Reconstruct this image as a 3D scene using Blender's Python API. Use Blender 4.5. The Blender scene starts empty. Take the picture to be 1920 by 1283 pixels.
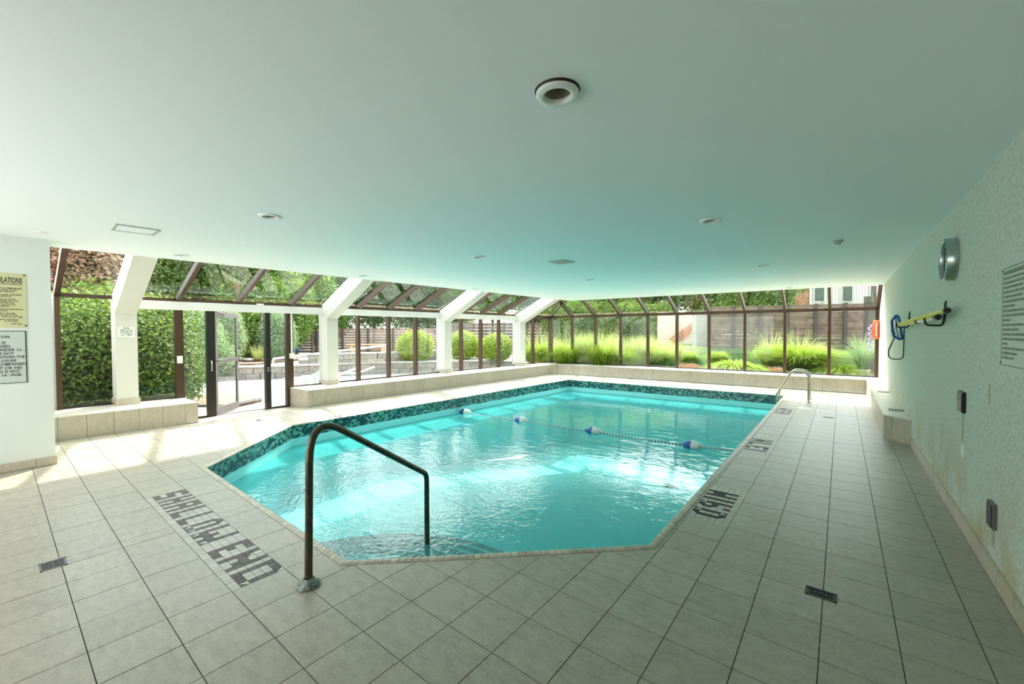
import bpy, math, random
import numpy as np
from mathutils import Vector, Matrix
random.seed(7); RNG = np.random.default_rng(11)
scene = bpy.context.scene
COL = scene.collection
PI = math.pi

# ---------------------------------------------------------------- camera
F_PX = 775.2; YAW = 0.672866; PITCH = 0.023902; ROLL = 0.0023856; CAM_H = 1.5
cam_d = bpy.data.cameras.new('camera'); cam = bpy.data.objects.new('camera', cam_d); COL.objects.link(cam)
cam_d.sensor_width = 36; cam_d.lens = F_PX/1920*36; cam_d.clip_start = 0.02; cam_d.clip_end = 300
_r = Vector((math.cos(YAW), math.sin(YAW), 0))
_f = Vector((-math.sin(YAW)*math.cos(PITCH), math.cos(YAW)*math.cos(PITCH), -math.sin(PITCH)))
_d = _f.cross(_r)
_r2 = _r*math.cos(ROLL)+_d*math.sin(ROLL); _d2 = -_r*math.sin(ROLL)+_d*math.cos(ROLL)
m = Matrix.Identity(4)
for i in range(3):
    m[i][0] = _r2[i]; m[i][1] = -_d2[i]; m[i][2] = -_f[i]
m[2][3] = CAM_H
cam.matrix_world = m
scene.camera = cam

# ---------------------------------------------------------------- exposure, sky, sun
scene.view_settings.view_transform = 'Standard'
scene.view_settings.look = 'None'
scene.view_settings.gamma = 1.0
scene.view_settings.use_curve_mapping = False
scene.view_settings.exposure = 2.15
scene.cycles.use_denoising = True
scene.cycles.max_bounces = 14
scene.cycles.diffuse_bounces = 7
scene.cycles.glossy_bounces = 4
scene.cycles.transmission_bounces = 8
scene.cycles.transparent_max_bounces = 24
scene.cycles.caustics_reflective = False
scene.cycles.caustics_refractive = False
scene.cycles.sample_clamp_indirect = 4.0

SUN_DIR = Vector((-1.3, 1.75, 2.56)).normalized()
world = bpy.data.worlds.new('sky'); scene.world = world; world.use_nodes = True
wn = world.node_tree; bg = wn.nodes['Background']
sky = wn.nodes.new('ShaderNodeTexSky'); sky.sky_type = 'NISHITA'; sky.sun_disc = False
sky.sun_elevation = math.asin(SUN_DIR.z); sky.sun_rotation = math.atan2(SUN_DIR.x, SUN_DIR.y)
sky.air_density = 1.0; sky.dust_density = 5.0; sky.ozone_density = 0.6
skm = wn.nodes.new('ShaderNodeMixRGB'); skm.blend_type = 'MIX'; skm.inputs[0].default_value = 0.5
skh = wn.nodes.new('ShaderNodeVectorMath'); skh.operation = 'SCALE'; skh.inputs['Scale'].default_value = 0.30
wn.links.new(sky.outputs[0], skh.inputs[0])
wn.links.new(skh.outputs[0], skm.inputs[1]); skm.inputs[2].default_value = (1.25, 1.3, 1.32, 1)   # thin bright cloud over the whole dome
wn.links.new(skm.outputs[0], bg.inputs['Color']); bg.inputs['Strength'].default_value = 1.0
sun_d = bpy.data.lights.new('sun', 'SUN'); sun_d.energy = 2.6; sun_d.angle = math.radians(1.2); sun_d.color = (1, 0.95, 0.86)
sun = bpy.data.objects.new('sun', sun_d); COL.objects.link(sun)
sun.rotation_euler = SUN_DIR.to_track_quat('Z', 'Y').to_euler(); sun.location = (-20, 25, 40)
# broad soft fill light, added behind the camera to brighten ceiling and deck
fill_d = bpy.data.lights.new('fill_light', 'AREA'); fill_d.shape = 'RECTANGLE'; fill_d.size = 5.0; fill_d.size_y = 2.3
fill_d.energy = 21; fill_d.color = (1, .985, .96)
fill = bpy.data.objects.new('fill_light', fill_d); COL.objects.link(fill); fill.location = (-4.3, -1.42, 1.3)
fill.rotation_euler = (-Vector((0.0, 1.0, 0.0))).to_track_quat('Z', 'Y').to_euler()

# ---------------------------------------------------------------- building frame
def W(x, y):          # the plan is very slightly out of square
    return x-(min(x, -1)+1)*.0046*y, y+.0031*min(x, 0.8)*y
def floor_drop(x, y):  # deck falls towards the door sill
    if x < -8.5 and 2.1 < y < 4.1: return -min(-8.5-x, .88)/.88*.08
    return 0.0

# ---------------------------------------------------------------- materials
def new_mat(name):
    mt = bpy.data.materials.new(name); mt.use_nodes = True
    return mt, mt.node_tree.nodes, mt.node_tree.links, mt.node_tree.nodes['Principled BSDF']
def ramp(N, stops):
    r = N.new('ShaderNodeValToRGB'); e = r.color_ramp.elements
    while len(e) > 1: e.remove(e[-1])
    e[0].position = stops[0][0]; e[0].color = (*stops[0][1], 1)
    for p, c in stops[1:]:
        n = e.new(p); n.color = (*c, 1)
    return r
def coords(N, L, scale, generated=False):
    if generated:
        t = N.new('ShaderNodeTexCoord'); src = t.outputs['Object']
    else:
        t = N.new('ShaderNodeNewGeometry'); src = t.outputs['Position']
    mp = N.new('ShaderNodeMapping'); mp.inputs['Scale'].default_value = scale if isinstance(scale, tuple) else (scale,)*3
    L.new(src, mp.inputs[0]); return mp.outputs[0]
def simple(name, col, rough=.5, metal=0, noise=.0, nscale=8, bump=0, bscale=60, spec=.5, coat=0):
    mt, N, L, b = new_mat(name)
    b.inputs['Roughness'].default_value = rough; b.inputs['Metallic'].default_value = metal
    b.inputs['Base Color'].default_value = (*col, 1); b.inputs['Specular IOR Level'].default_value = spec
    if coat: b.inputs['Coat Weight'].default_value = coat
    if noise:
        n = N.new('ShaderNodeTexNoise'); n.inputs['Scale'].default_value = nscale; n.inputs['Detail'].default_value = 5
        L.new(coords(N, L, 1.0), n.inputs['Vector'])
        r = ramp(N, [(.3, tuple(c*(1-noise) for c in col)), (.7, tuple(min(1, c*(1+noise)) for c in col))])
        L.new(n.outputs['Fac'], r.inputs[0]); L.new(r.outputs[0], b.inputs['Base Color'])
    if bump:
        n = N.new('ShaderNodeTexNoise'); n.inputs['Scale'].default_value = bscale; n.inputs['Detail'].default_value = 4
        L.new(coords(N, L, 1.0), n.inputs['Vector'])
        bp = N.new('ShaderNodeBump'); bp.inputs['Strength'].default_value = bump; bp.inputs['Distance'].default_value = .01
        L.new(n.outputs['Fac'], bp.inputs['Height']); L.new(bp.outputs[0], b.inputs['Normal'])
    return mt
def vary(mt, amount, attr=None):
    """multiply the base colour by a per-object (or per-face attribute) brightness"""
    N = mt.node_tree.nodes; L = mt.node_tree.links; b = N['Principled BSDF']
    sock = b.inputs['Base Color']
    mr = N.new('ShaderNodeMapRange'); mr.inputs['To Min'].default_value = 1-amount; mr.inputs['To Max'].default_value = 1+amount
    if attr:
        a = N.new('ShaderNodeAttribute'); a.attribute_name = attr; L.new(a.outputs['Fac'], mr.inputs[0])
    else:
        a = N.new('ShaderNodeObjectInfo'); L.new(a.outputs['Random'], mr.inputs[0])
    v = N.new('ShaderNodeVectorMath'); v.operation = 'SCALE'
    if sock.links: L.new(sock.links[0].from_socket, v.inputs[0])
    else: v.inputs[0].default_value = sock.default_value[:3]
    L.new(mr.outputs[0], v.inputs['Scale']); L.new(v.outputs[0], sock)
    return mt

def stone_tile(name, dark, mid, light, rough=.45):
    mt, N, L, b = new_mat(name)
    n = N.new('ShaderNodeTexNoise'); n.inputs['Scale'].default_value = 9; n.inputs['Detail'].default_value = 9; n.inputs['Roughness'].default_value = .72
    L.new(coords(N, L, (1, 2.2, 1)), n.inputs['Vector'])
    n2 = N.new('ShaderNodeTexNoise'); n2.inputs['Scale'].default_value = 70; n2.inputs['Detail'].default_value = 3
    L.new(coords(N, L, 1.0), n2.inputs['Vector'])
    mx = N.new('ShaderNodeMath'); mx.operation = 'MULTIPLY_ADD'; mx.inputs[1].default_value = .3
    L.new(n2.outputs['Fac'], mx.inputs[0])
    s = N.new('ShaderNodeMath'); s.operation = 'MULTIPLY'; s.inputs[1].default_value = .72; L.new(n.outputs['Fac'], s.inputs[0]); L.new(s.outputs[0], mx.inputs[2])
    r = ramp(N, [(.33, dark), (.5, mid), (.68, light)]); L.new(mx.outputs[0], r.inputs[0])
    L.new(r.outputs[0], b.inputs['Base Color']); b.inputs['Roughness'].default_value = rough
    bp = N.new('ShaderNodeBump'); bp.inputs['Strength'].default_value = .25; bp.inputs['Distance'].default_value = .004
    L.new(mx.outputs[0], bp.inputs['Height']); L.new(bp.outputs[0], b.inputs['Normal'])
    return mt

M = {}
M['tile'] = vary(stone_tile('deck tile', (.27, .255, .205), (.36, .335, .275), (.44, .41, .34), .36), .05)
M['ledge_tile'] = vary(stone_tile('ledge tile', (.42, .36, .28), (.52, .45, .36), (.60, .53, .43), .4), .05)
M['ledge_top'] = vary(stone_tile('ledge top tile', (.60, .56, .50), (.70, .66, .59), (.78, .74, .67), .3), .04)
M['grout'] = simple('dark grout', (.075, .068, .055), .9)
M['coping'] = vary(simple('coping tile', (.46, .43, .34), .35, noise=.12, nscale=30), .16)
M['mosaic_light'] = vary(simple('light mosaic tile', (.42, .40, .34), .35, noise=.08, nscale=60), .12)
M['mosaic_dark'] = vary(simple('grey mosaic tile', (.125, .11, .105), .5, noise=.1, nscale=60, spec=.2), .2)
M['mosaic_black'] = vary(simple('black mosaic tile', (.010, .013, .012), .45, spec=.15), .3)
M['band_dark'] = simple('dark teal glass tile', (.012, .055, .065), .12)
M['band_mid'] = simple('teal glass tile', (.05, .23, .22), .12)
M['band_light'] = simple('pale sea green glass tile', (.20, .42, .37), .15)
M['band_grout'] = simple('pale grout', (.25, .36, .33), .8)
M['plaster'] = simple('pool plaster', (.42, .90, .93), .6, noise=.03, nscale=3)
M['paint'] = simple('ceiling paint', (.87, .885, .90), .75, bump=.05, bscale=90)
M['white_wall'] = simple('white painted plaster', (.72, .75, .72), .7, bump=.1, bscale=120)
M['column'] = simple('white rendered column', (.66, .63, .58), .7, bump=.2, bscale=150)
M['beam'] = simple('white beam paint', (.68, .66, .62), .55)
M['frame'] = simple('bronze aluminium', (.080, .043, .026), .38, metal=.35, noise=.1, nscale=5)
M['frame_dark'] = simple('black aluminium', (.030, .026, .023), .35, metal=.3)
M['frame_grey'] = simple('worn grey aluminium', (.15, .145, .14), .45, metal=.1)
M['gasket'] = simple('black gasket', (.01, .01, .01), .6)
M['steel'] = simple('stainless steel', (.55, .52, .45), .22, metal=1)
M['bronze'] = simple('tarnished bronze tube', (.095, .085, .060), .22, metal=.85, noise=.3, nscale=25)
M['flange'] = simple('corroded flange', (.20, .23, .20), .5, metal=.6, noise=.6, nscale=60, bump=.5)
M['chrome'] = simple('brushed metal', (.45, .50, .47), .25, metal=.9)
M['white_plastic'] = simple('white plastic', (.80, .81, .78), .4)
M['grey_plastic'] = simple('grey plastic', (.42, .46, .43), .5)
M['black_plastic'] = simple('black plastic', (.012, .012, .012), .4)
M['blue_plastic'] = simple('blue plastic', (.012, .10, .36), .35)
M['yellow'] = simple('yellow pole paint', (.72, .62, .02), .3)
M['rope_white'] = simple('white rope', (.80, .82, .80), .8)
M['rope_dark'] = simple('dark blue rope strand', (.015, .03, .07), .8)
M['purple_rope'] = simple('lilac rope', (.50, .45, .75), .8)
M['orange'] = simple('orange rescue plastic', (.85, .16, .06), .4)
M['paper_cream'] = simple('cream sign', (.60, .58, .33), .5)
M['paper_grey'] = simple('pale sign', (.55, .60, .56), .45)
M['sign_white'] = simple('white sign', (.86, .85, .82), .4)
M['ink'] = simple('black lettering', (.012, .012, .012), .5)
M['faint_ink'] = simple('faded green lettering', (.22, .28, .20), .6)
M['clock_face'] = simple('clock face', (.75, .80, .78), .3)
M['lamp_inner'] = simple('lamp reflector', (.28, .26, .20), .4)
M['wood_fence'] = vary(simple('weathered brown plank', (.165, .115, .080), .8, noise=.35, nscale=5), .22)
M['wood_fence2'] = vary(simple('greyed pale plank', (.27, .175, .13), .8, noise=.25, nscale=5), .15)
M['fence_post'] = simple('dark fence post', (.07, .055, .045), .8)
M['block'] = vary(simple('beige wall block', (.33, .29, .24), .9, noise=.25, nscale=14, bump=.4), .15)
M['cap'] = vary(simple('pale cap stone', (.44, .41, .37), .8, noise=.1), .06)
M['paving'] = vary(simple('pale patio paving', (.34, .32, .295), .8, noise=.1, nscale=3), .05)
M['paving_joint'] = simple('paving joint', (.25, .23, .21), .9)
M['soil'] = simple('mulch soil', (.14, .095, .065), .95, noise=.5, nscale=20, bump=.6, bscale=40)
M['lawn'] = simple('lawn', (.05, .10, .015), .95, noise=.4, nscale=12, bump=.6, bscale=80)
M['rock'] = vary(simple('river rock', (.34, .31, .28), .85, noise=.3, nscale=9, bump=.3), .3)
M['bark'] = simple('bark', (.16, .105, .065), .9, noise=.4, nscale=20, bump=.6, bscale=40)
M['concrete'] = simple('concrete', (.42, .40, .36), .85, noise=.1, nscale=4)
M['stucco'] = simple('peach stucco', (.66, .53, .43), .85, noise=.06, nscale=3)
M['rail_orange'] = simple('orange painted rail', (.60, .17, .04), .5)
M['terracotta'] = simple('pale clay pot', (.48, .36, .27), .8, noise=.15, nscale=10)
M['chair_frame'] = simple('pale green chair frame', (.62, .72, .66), .4)
M['strap'] = simple('sage vinyl strap', (.30, .42, .36), .5)
M['siding'] = vary(simple('cream siding', (.62, .58, .50), .7), .08)
M['brick_far'] = simple('red brick', (.36, .15, .09), .85, noise=.3, nscale=8)
M['dark_glass'] = simple('dark window glass', (.03, .04, .04), .08)
M['blue_tarp'] = simple('blue sheet', (.02, .10, .42), .5)

# speckled exposed-aggregate wall with rust and damp marks
mt, N, L, b = new_mat('exposed aggregate wall')
v = N.new('ShaderNodeTexVoronoi'); v.feature = 'F1'; v.inputs['Scale'].default_value = 70; v.inputs['Randomness'].default_value = 1
L.new(coords(N, L, (1, 1, .8)), v.inputs['Vector'])
n = N.new('ShaderNodeTexNoise'); n.inputs['Scale'].default_value = 34; n.inputs['Detail'].default_value = 6; n.inputs['Roughness'].default_value = .75
L.new(coords(N, L, 1.0), n.inputs['Vector'])
base = ramp(N, [(.30, (.38, .41, .35)), (.45, (.58, .61, .54)), (.60, (.70, .72, .65)), (.8, (.78, .77, .70))])
L.new(n.outputs['Fac'], base.inputs[0])
sep = N.new('ShaderNodeSeparateColor'); L.new(v.outputs['Color'], sep.inputs[0])
lt = N.new('ShaderNodeMath'); lt.operation = 'LESS_THAN'; lt.inputs[1].default_value = .16; L.new(sep.outputs[0], lt.inputs[0])
ds = N.new('ShaderNodeMath'); ds.operation = 'LESS_THAN'; ds.inputs[1].default_value = .42; L.new(v.outputs['Distance'], ds.inputs[0])
pm = N.new('ShaderNodeMath'); pm.operation = 'MULTIPLY'; L.new(lt.outputs[0], pm.inputs[0]); L.new(ds.outputs[0], pm.inputs[1])
pm2 = N.new('ShaderNodeMath'); pm2.operation = 'MULTIPLY'; pm2.inputs[1].default_value = .72; L.new(pm.outputs[0], pm2.inputs[0])
peb = ramp(N, [(0, (.07, .08, .065)), (.35, (.22, .20, .16)), (.7, (.33, .36, .31)), (1, (.18, .24, .20))])
L.new(sep.outputs[1], peb.inputs[0])
mx = N.new('ShaderNodeMixRGB'); L.new(pm2.outputs[0], mx.inputs[0]); L.new(base.outputs[0], mx.inputs[1]); L.new(peb.outputs[0], mx.inputs[2])
# ochre damp staining low on the wall
g = N.new('ShaderNodeNewGeometry'); sx = N.new('ShaderNodeSeparateXYZ'); L.new(g.outputs['Position'], sx.inputs[0])
zr = N.new('ShaderNodeMapRange'); zr.inputs['From Min'].default_value = .75; zr.inputs['From Max'].default_value = .08; L.new(sx.outputs[2], zr.inputs[0])
n3 = N.new('ShaderNodeTexNoise'); n3.inputs['Scale'].default_value = 3.5; n3.inputs['Detail'].default_value = 7; L.new(coords(N, L, (1, 1, .7)), n3.inputs['Vector'])
r3 = ramp(N, [(.42, (0, 0, 0)), (.72, (1, 1, 1))]); L.new(n3.outputs['Fac'], r3.inputs[0])
sm = N.new('ShaderNodeMath'); sm.operation = 'MULTIPLY'; L.new(zr.outputs[0], sm.inputs[0]); L.new(r3.outputs[0], sm.inputs[1])
mx2 = N.new('ShaderNodeMixRGB'); L.new(sm.outputs[0], mx2.inputs[0]); L.new(mx.outputs[0], mx2.inputs[1]); mx2.inputs[2].default_value = (.46, .36, .16, 1)
L.new(mx2.outputs[0], b.inputs['Base Color']); b.inputs['Roughness'].default_value = .7
bp = N.new('ShaderNodeBump'); bp.inputs['Strength'].default_value = .5; bp.inputs['Distance'].default_value = .006
L.new(v.outputs['Distance'], bp.inputs['Height']); L.new(bp.outputs[0], b.inputs['Normal'])
M['aggregate'] = mt
M['rust'] = simple('rust stain', (.46, .42, .28), .9, noise=.4, nscale=60)

def glass(name, tint, refl=1.0, haze=0.0):
    mt = bpy.data.materials.new(name); mt.use_nodes = True
    N = mt.node_tree.nodes; L = mt.node_tree.links; N.remove(N['Principled BSDF'])
    out = N['Material Output']; tr = N.new('ShaderNodeBsdfTransparent'); tr.inputs[0].default_value = (*tint, 1)
    gl = N.new('ShaderNodeBsdfGlossy'); gl.inputs['Roughness'].default_value = .02; gl.inputs['Color'].default_value = (.95, 1, .97, 1)
    # thin sheet: same reflectance from either side (Schlick)
    fr = N.new('ShaderNodeLayerWeight'); fr.inputs[0].default_value = .5
    pw = N.new('ShaderNodeMath'); pw.operation = 'POWER'; pw.inputs[1].default_value = 5; L.new(fr.outputs['Facing'], pw.inputs[0])
    ml = N.new('ShaderNodeMath'); ml.operation = 'MULTIPLY_ADD'; ml.inputs[1].default_value = .9*refl; ml.inputs[2].default_value = .04*refl; ml.use_clamp = True
    L.new(pw.outputs[0], ml.inputs[0])
    mx = N.new('ShaderNodeMixShader'); L.new(ml.outputs[0], mx.inputs[0]); L.new(tr.outputs[0], mx.inputs[1]); L.new(gl.outputs[0], mx.inputs[2])
    last = mx
    if haze:
        df = N.new('ShaderNodeBsdfDiffuse'); df.inputs[0].default_value = (.8, .85, .83, 1)
        nz = N.new('ShaderNodeTexNoise'); nz.inputs['Scale'].default_value = 2.5; nz.inputs['Detail'].default_value = 6
        L.new(coords(N, L, (1, 1, .25)), nz.inputs['Vector'])
        rr = ramp(N, [(.35, (haze*.3,)*3), (.75, (haze,)*3)]); L.new(nz.outputs['Fac'], rr.inputs[0])
        m2 = N.new('ShaderNodeMixShader'); L.new(rr.outputs[0], m2.inputs[0]); L.new(mx.outputs[0], m2.inputs[1]); L.new(df.outputs[0], m2.inputs[2]); last = m2
    L.new(last.outputs[0], out.inputs['Surface'])
    return mt
M['glass'] = glass('window glass', (.90, .93, .91), .8, .0)
M['glass_dusty'] = glass('streaked window glass', (.88, .92, .91), .9, .04)
M['glass_slope'] = glass('sloped roof glass', (.86, .91, .88), .9, .0)

mt = bpy.data.materials.new('pool water'); mt.use_nodes = True
N = mt.node_tree.nodes; L = mt.node_tree.links; N.remove(N['Principled BSDF'])
tr = N.new('ShaderNodeBsdfTransparent'); tr.inputs[0].default_value = (.60, .99, 1.0, 1)
gl = N.new('ShaderNodeBsdfGlossy'); gl.inputs['Roughness'].default_value = .015
fr = N.new('ShaderNodeFresnel'); fr.inputs['IOR'].default_value = 1.36
n = N.new('ShaderNodeTexNoise'); n.inputs['Scale'].default_value = 3.2; n.inputs['Detail'].default_value = 3; n.inputs['Distortion'].default_value = .8
L.new(coords(N, L, (1.0, 1.6, 1)), n.inputs['Vector'])
n2 = N.new('ShaderNodeTexNoise'); n2.inputs['Scale'].default_value = 22; n2.inputs['Detail'].default_value = 2
L.new(coords(N, L, (1.0, 1.0, 1)), n2.inputs['Vector'])
# ripples stronger at the steps (someone has just stirred the water there), calmer far off
g = N.new('ShaderNodeNewGeometry'); vd = N.new('ShaderNodeVectorMath'); vd.operation = 'DISTANCE'; vd.inputs[1].default_value = (-4.2, 2.6, -.34)
L.new(g.outputs['Position'], vd.inputs[0])
mr = N.new('ShaderNodeMapRange'); mr.inputs['From Min'].default_value = .8; mr.inputs['From Max'].default_value = 4.0; mr.inputs['To Min'].default_value = .8; mr.inputs['To Max'].default_value = .04
L.new(vd.outputs['Value'], mr.inputs[0])
mm = N.new('ShaderNodeMath'); mm.operation = 'MULTIPLY'; L.new(mr.outputs[0], mm.inputs[0]); L.new(n2.outputs['Fac'], mm.inputs[1])
ma = N.new('ShaderNodeMath'); ma.operation = 'MULTIPLY_ADD'; ma.inputs[1].default_value = .8; L.new(n.outputs['Fac'], ma.inputs[0]); L.new(mm.outputs[0], ma.inputs[2])
bp = N.new('ShaderNodeBump'); bp.inputs['Strength'].default_value = .35; bp.inputs['Distance'].default_value = .02
L.new(ma.outputs[0], bp.inputs['Height']); L.new(bp.outputs[0], gl.inputs['Normal']); L.new(bp.outputs[0], fr.inputs['Normal'])
mx = N.new('ShaderNodeMixShader'); df = N.new('ShaderNodeBsdfDiffuse'); df.inputs[0].default_value = (.17, .88, .94, 1)     # fine bubbles and turbidity scatter light
m0 = N.new('ShaderNodeMixShader'); m0.inputs[0].default_value = .26; L.new(tr.outputs[0], m0.inputs[1]); L.new(df.outputs[0], m0.inputs[2])
L.new(fr.outputs[0], mx.inputs[0]); L.new(m0.outputs[0], mx.inputs[1]); L.new(gl.outputs[0], mx.inputs[2])
L.new(mx.outputs[0], N['Material Output'].inputs['Surface'])
M['water'] = mt

def leaf_mat(name, dark, light, tr=.35):
    mt = bpy.data.materials.new(name); mt.use_nodes = True
    N = mt.node_tree.nodes; L = mt.node_tree.links; N.remove(N['Principled BSDF'])
    a = N.new('ShaderNodeAttribute'); a.attribute_name = 'tint'
    r = ramp(N, [(0, dark), (1, light)]); L.new(a.outputs['Fac'], r.inputs[0])
    df = N.new('ShaderNodeBsdfDiffuse'); tl = N.new('ShaderNodeBsdfTranslucent'); gs = N.new('ShaderNodeBsdfGlossy'); gs.inputs['Roughness'].default_value = .45
    L.new(r.outputs[0], df.inputs[0]); L.new(r.outputs[0], tl.inputs[0])
    mx = N.new('ShaderNodeMixShader'); mx.inputs[0].default_value = tr; L.new(df.outputs[0], mx.inputs[1]); L.new(tl.outputs[0], mx.inputs[2])
    m2 = N.new('ShaderNodeMixShader'); m2.inputs[0].default_value = .04; L.new(mx.outputs[0], m2.inputs[1]); L.new(gs.outputs[0], m2.inputs[2])
    L.new(m2.outputs[0], N['Material Output'].inputs['Surface']); return mt
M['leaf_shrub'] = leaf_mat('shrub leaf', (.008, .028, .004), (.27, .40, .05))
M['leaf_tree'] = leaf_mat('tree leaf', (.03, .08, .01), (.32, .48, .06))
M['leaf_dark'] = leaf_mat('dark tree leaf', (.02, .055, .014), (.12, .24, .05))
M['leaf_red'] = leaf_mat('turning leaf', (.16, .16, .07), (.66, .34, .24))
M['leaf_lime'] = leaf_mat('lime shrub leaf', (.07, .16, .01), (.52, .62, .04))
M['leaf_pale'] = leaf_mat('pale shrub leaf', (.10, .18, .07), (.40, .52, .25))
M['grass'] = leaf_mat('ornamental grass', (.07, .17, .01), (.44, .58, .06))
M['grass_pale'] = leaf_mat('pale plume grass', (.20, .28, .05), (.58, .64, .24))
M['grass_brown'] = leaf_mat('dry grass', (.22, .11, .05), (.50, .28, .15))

# ---------------------------------------------------------------- mesh builder
def P3(o):
    return Vector((0, 0, 0)) if o is None else o.matrix_world.translation
WORLD_LOC = {}
def wloc(o): return WORLD_LOC.get(o.name, Vector((0, 0, 0))) if o else Vector((0, 0, 0))
class MB:
    def __init__(s): s.v = []; s.f = []; s.mi = []; s.sm = []
    def add(s, vs, fs, mi=0, smooth=False):
        o = len(s.v); s.v += [tuple(p) for p in vs]
        for f in fs: s.f.append(tuple(o+i for i in f)); s.mi.append(mi); s.sm.append(smooth)
        return s
    def box(s, x0, x1, y0, y1, z0, z1, mi=0):
        vs = [(x, y, z) for z in (z0, z1) for x, y in ((x0, y0), (x1, y0), (x1, y1), (x0, y1))]
        return s.add(vs, [(3, 2, 1, 0), (4, 5, 6, 7), (0, 1, 5, 4), (1, 2, 6, 5), (2, 3, 7, 6), (3, 0, 4, 7)], mi)
    def prism(s, poly, z0, z1, mi=0, zf=None):
        n = len(poly)
        zz = (lambda x, y: zf(x, y)) if zf else (lambda x, y: 0)
        vs = [(x, y, z0+zz(x, y)) for x, y in poly]+[(x, y, z1+zz(x, y)) for x, y in poly]
        fs = [tuple(reversed(range(n))), tuple(range(n, 2*n))]+[(i, (i+1) % n, n+(i+1) % n, n+i) for i in range(n)]
        return s.add(vs, fs, mi)
    def hexa(s, a, b, mi=0):
        """a and b: two quads of four points joined into a solid"""
        vs = list(a)+list(b)
        return s.add(vs, [(3, 2, 1, 0), (4, 5, 6, 7), (0, 1, 5, 4), (1, 2, 6, 5), (2, 3, 7, 6), (3, 0, 4, 7)], mi)
    def tube(s, pts, r, n=10, mi=0, caps=True, closed=False):
        pts = [Vector(p) for p in pts]; rs = r if isinstance(r, (list, tuple)) else [r]*len(pts)
        k = len(pts); rings = []
        t0 = (pts[1]-pts[0]).normalized(); up = Vector((0, 0, 1)) if abs(t0.z) < .9 else Vector((1, 0, 0))
        nrm = t0.cross(up).normalized()
        for i in range(k):
            if closed: t = (pts[(i+1) % k]-pts[i-1]).normalized()
            elif i == 0: t = (pts[1]-pts[0]).normalized()
            elif i == k-1: t = (pts[-1]-pts[-2]).normalized()
            else: t = ((pts[i+1]-pts[i]).normalized()+(pts[i]-pts[i-1]).normalized()).normalized()
            nrm = (nrm-t*nrm.dot(t)).normalized(); bn = t.cross(nrm)
            rings.append([pts[i]+(nrm*math.cos(2*PI*j/n)+bn*math.sin(2*PI*j/n))*rs[i] for j in range(n)])
        vs = [p for rg in rings for p in rg]; fs = []
        for i in range(k if closed else k-1):
            i2 = (i+1) % k
            for j in range(n): fs.append((i*n+j, i*n+(j+1) % n, i2*n+(j+1) % n, i2*n+j))
        s.add(vs, fs, mi, True)
        if caps and not closed: s.add(rings[0], [tuple(reversed(range(n)))], mi); s.add(rings[-1], [tuple(range(n))], mi)
        return s
    def lathe(s, prof, c, axis='z', n=28, mi=0, smooth=True):
        """prof: list of (radius, height); revolve about an axis through c"""
        vs = []; k = len(prof)
        for r, h in prof:
            for j in range(n):
                a = 2*PI*j/n; p = (r*math.cos(a), r*math.sin(a), h)
                if axis == 'x': p = (p[2], p[0], p[1])
                if axis == 'y': p = (p[0], p[2], p[1])
                vs.append((p[0]+c[0], p[1]+c[1], p[2]+c[2]))
        fs = [(i*n+j, i*n+(j+1) % n, (i+1)*n+(j+1) % n, (i+1)*n+j) for i in range(k-1) for j in range(n)]
        return s.add(vs, fs, mi, smooth)
    def build(s, name, mats, parent=None, warp=False, origin=None, zf=None):
        vs = s.v
        if warp: vs = [(*W(x, y), z) for x, y, z in vs]
        a = np.array(vs, dtype=float)
        if origin is None:
            origin = Vector(((a[:, 0].min()+a[:, 0].max())/2, (a[:, 1].min()+a[:, 1].max())/2, a[:, 2].min()))
        origin = Vector(origin)
        me = bpy.data.meshes.new(name)
        me.from_pydata([tuple(p) for p in (a-np.array(origin))], [], s.f)
        mats = mats if isinstance(mats, (list, tuple)) else [mats]
        for q in mats: me.materials.append(q)
        if len(mats) > 1: me.polygons.foreach_set('material_index', s.mi)
        me.polygons.foreach_set('use_smooth', s.sm)
        me.update()
        o = bpy.data.objects.new(name, me); COL.objects.link(o)
        if parent is not None:
            o.parent = parent; o.location = origin-wloc(parent)
        else: o.location = origin
        WORLD_LOC[o.name] = origin
        return o
def tag(o, label=None, cat=None, group=None, kind=None):
    if label: o['label'] = label
    if cat: o['category'] = cat
    if group: o['group'] = group
    if kind: o['kind'] = kind
    return o
def empty(name, loc, label=None, cat=None, group=None, kind=None, warp=False):
    if warp: loc = (*W(loc[0], loc[1]), loc[2])
    o = bpy.data.objects.new(name, None); COL.objects.link(o); o.location = loc; o.empty_display_size = .1
    WORLD_LOC[o.name] = Vector(loc)
    return tag(o, label, cat, group, kind)
def structure(o): o['kind'] = 'structure'; return o
def copy_tree(root, loc, rotz=0, scale=1, label=None):
    r = root.copy(); COL.objects.link(r); r.location = loc; r.rotation_euler = (0, 0, rotz); r.scale = (scale,)*3 if not isinstance(scale, tuple) else scale
    if label: r['label'] = label
    def rec(src, dst):
        for ch in list(src.children):
            if ch.name in done: continue
            c = ch.copy(); COL.objects.link(c); c.parent = dst; done.add(c.name); rec(ch, c)
    done = set(); rec(root, r); return r

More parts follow.
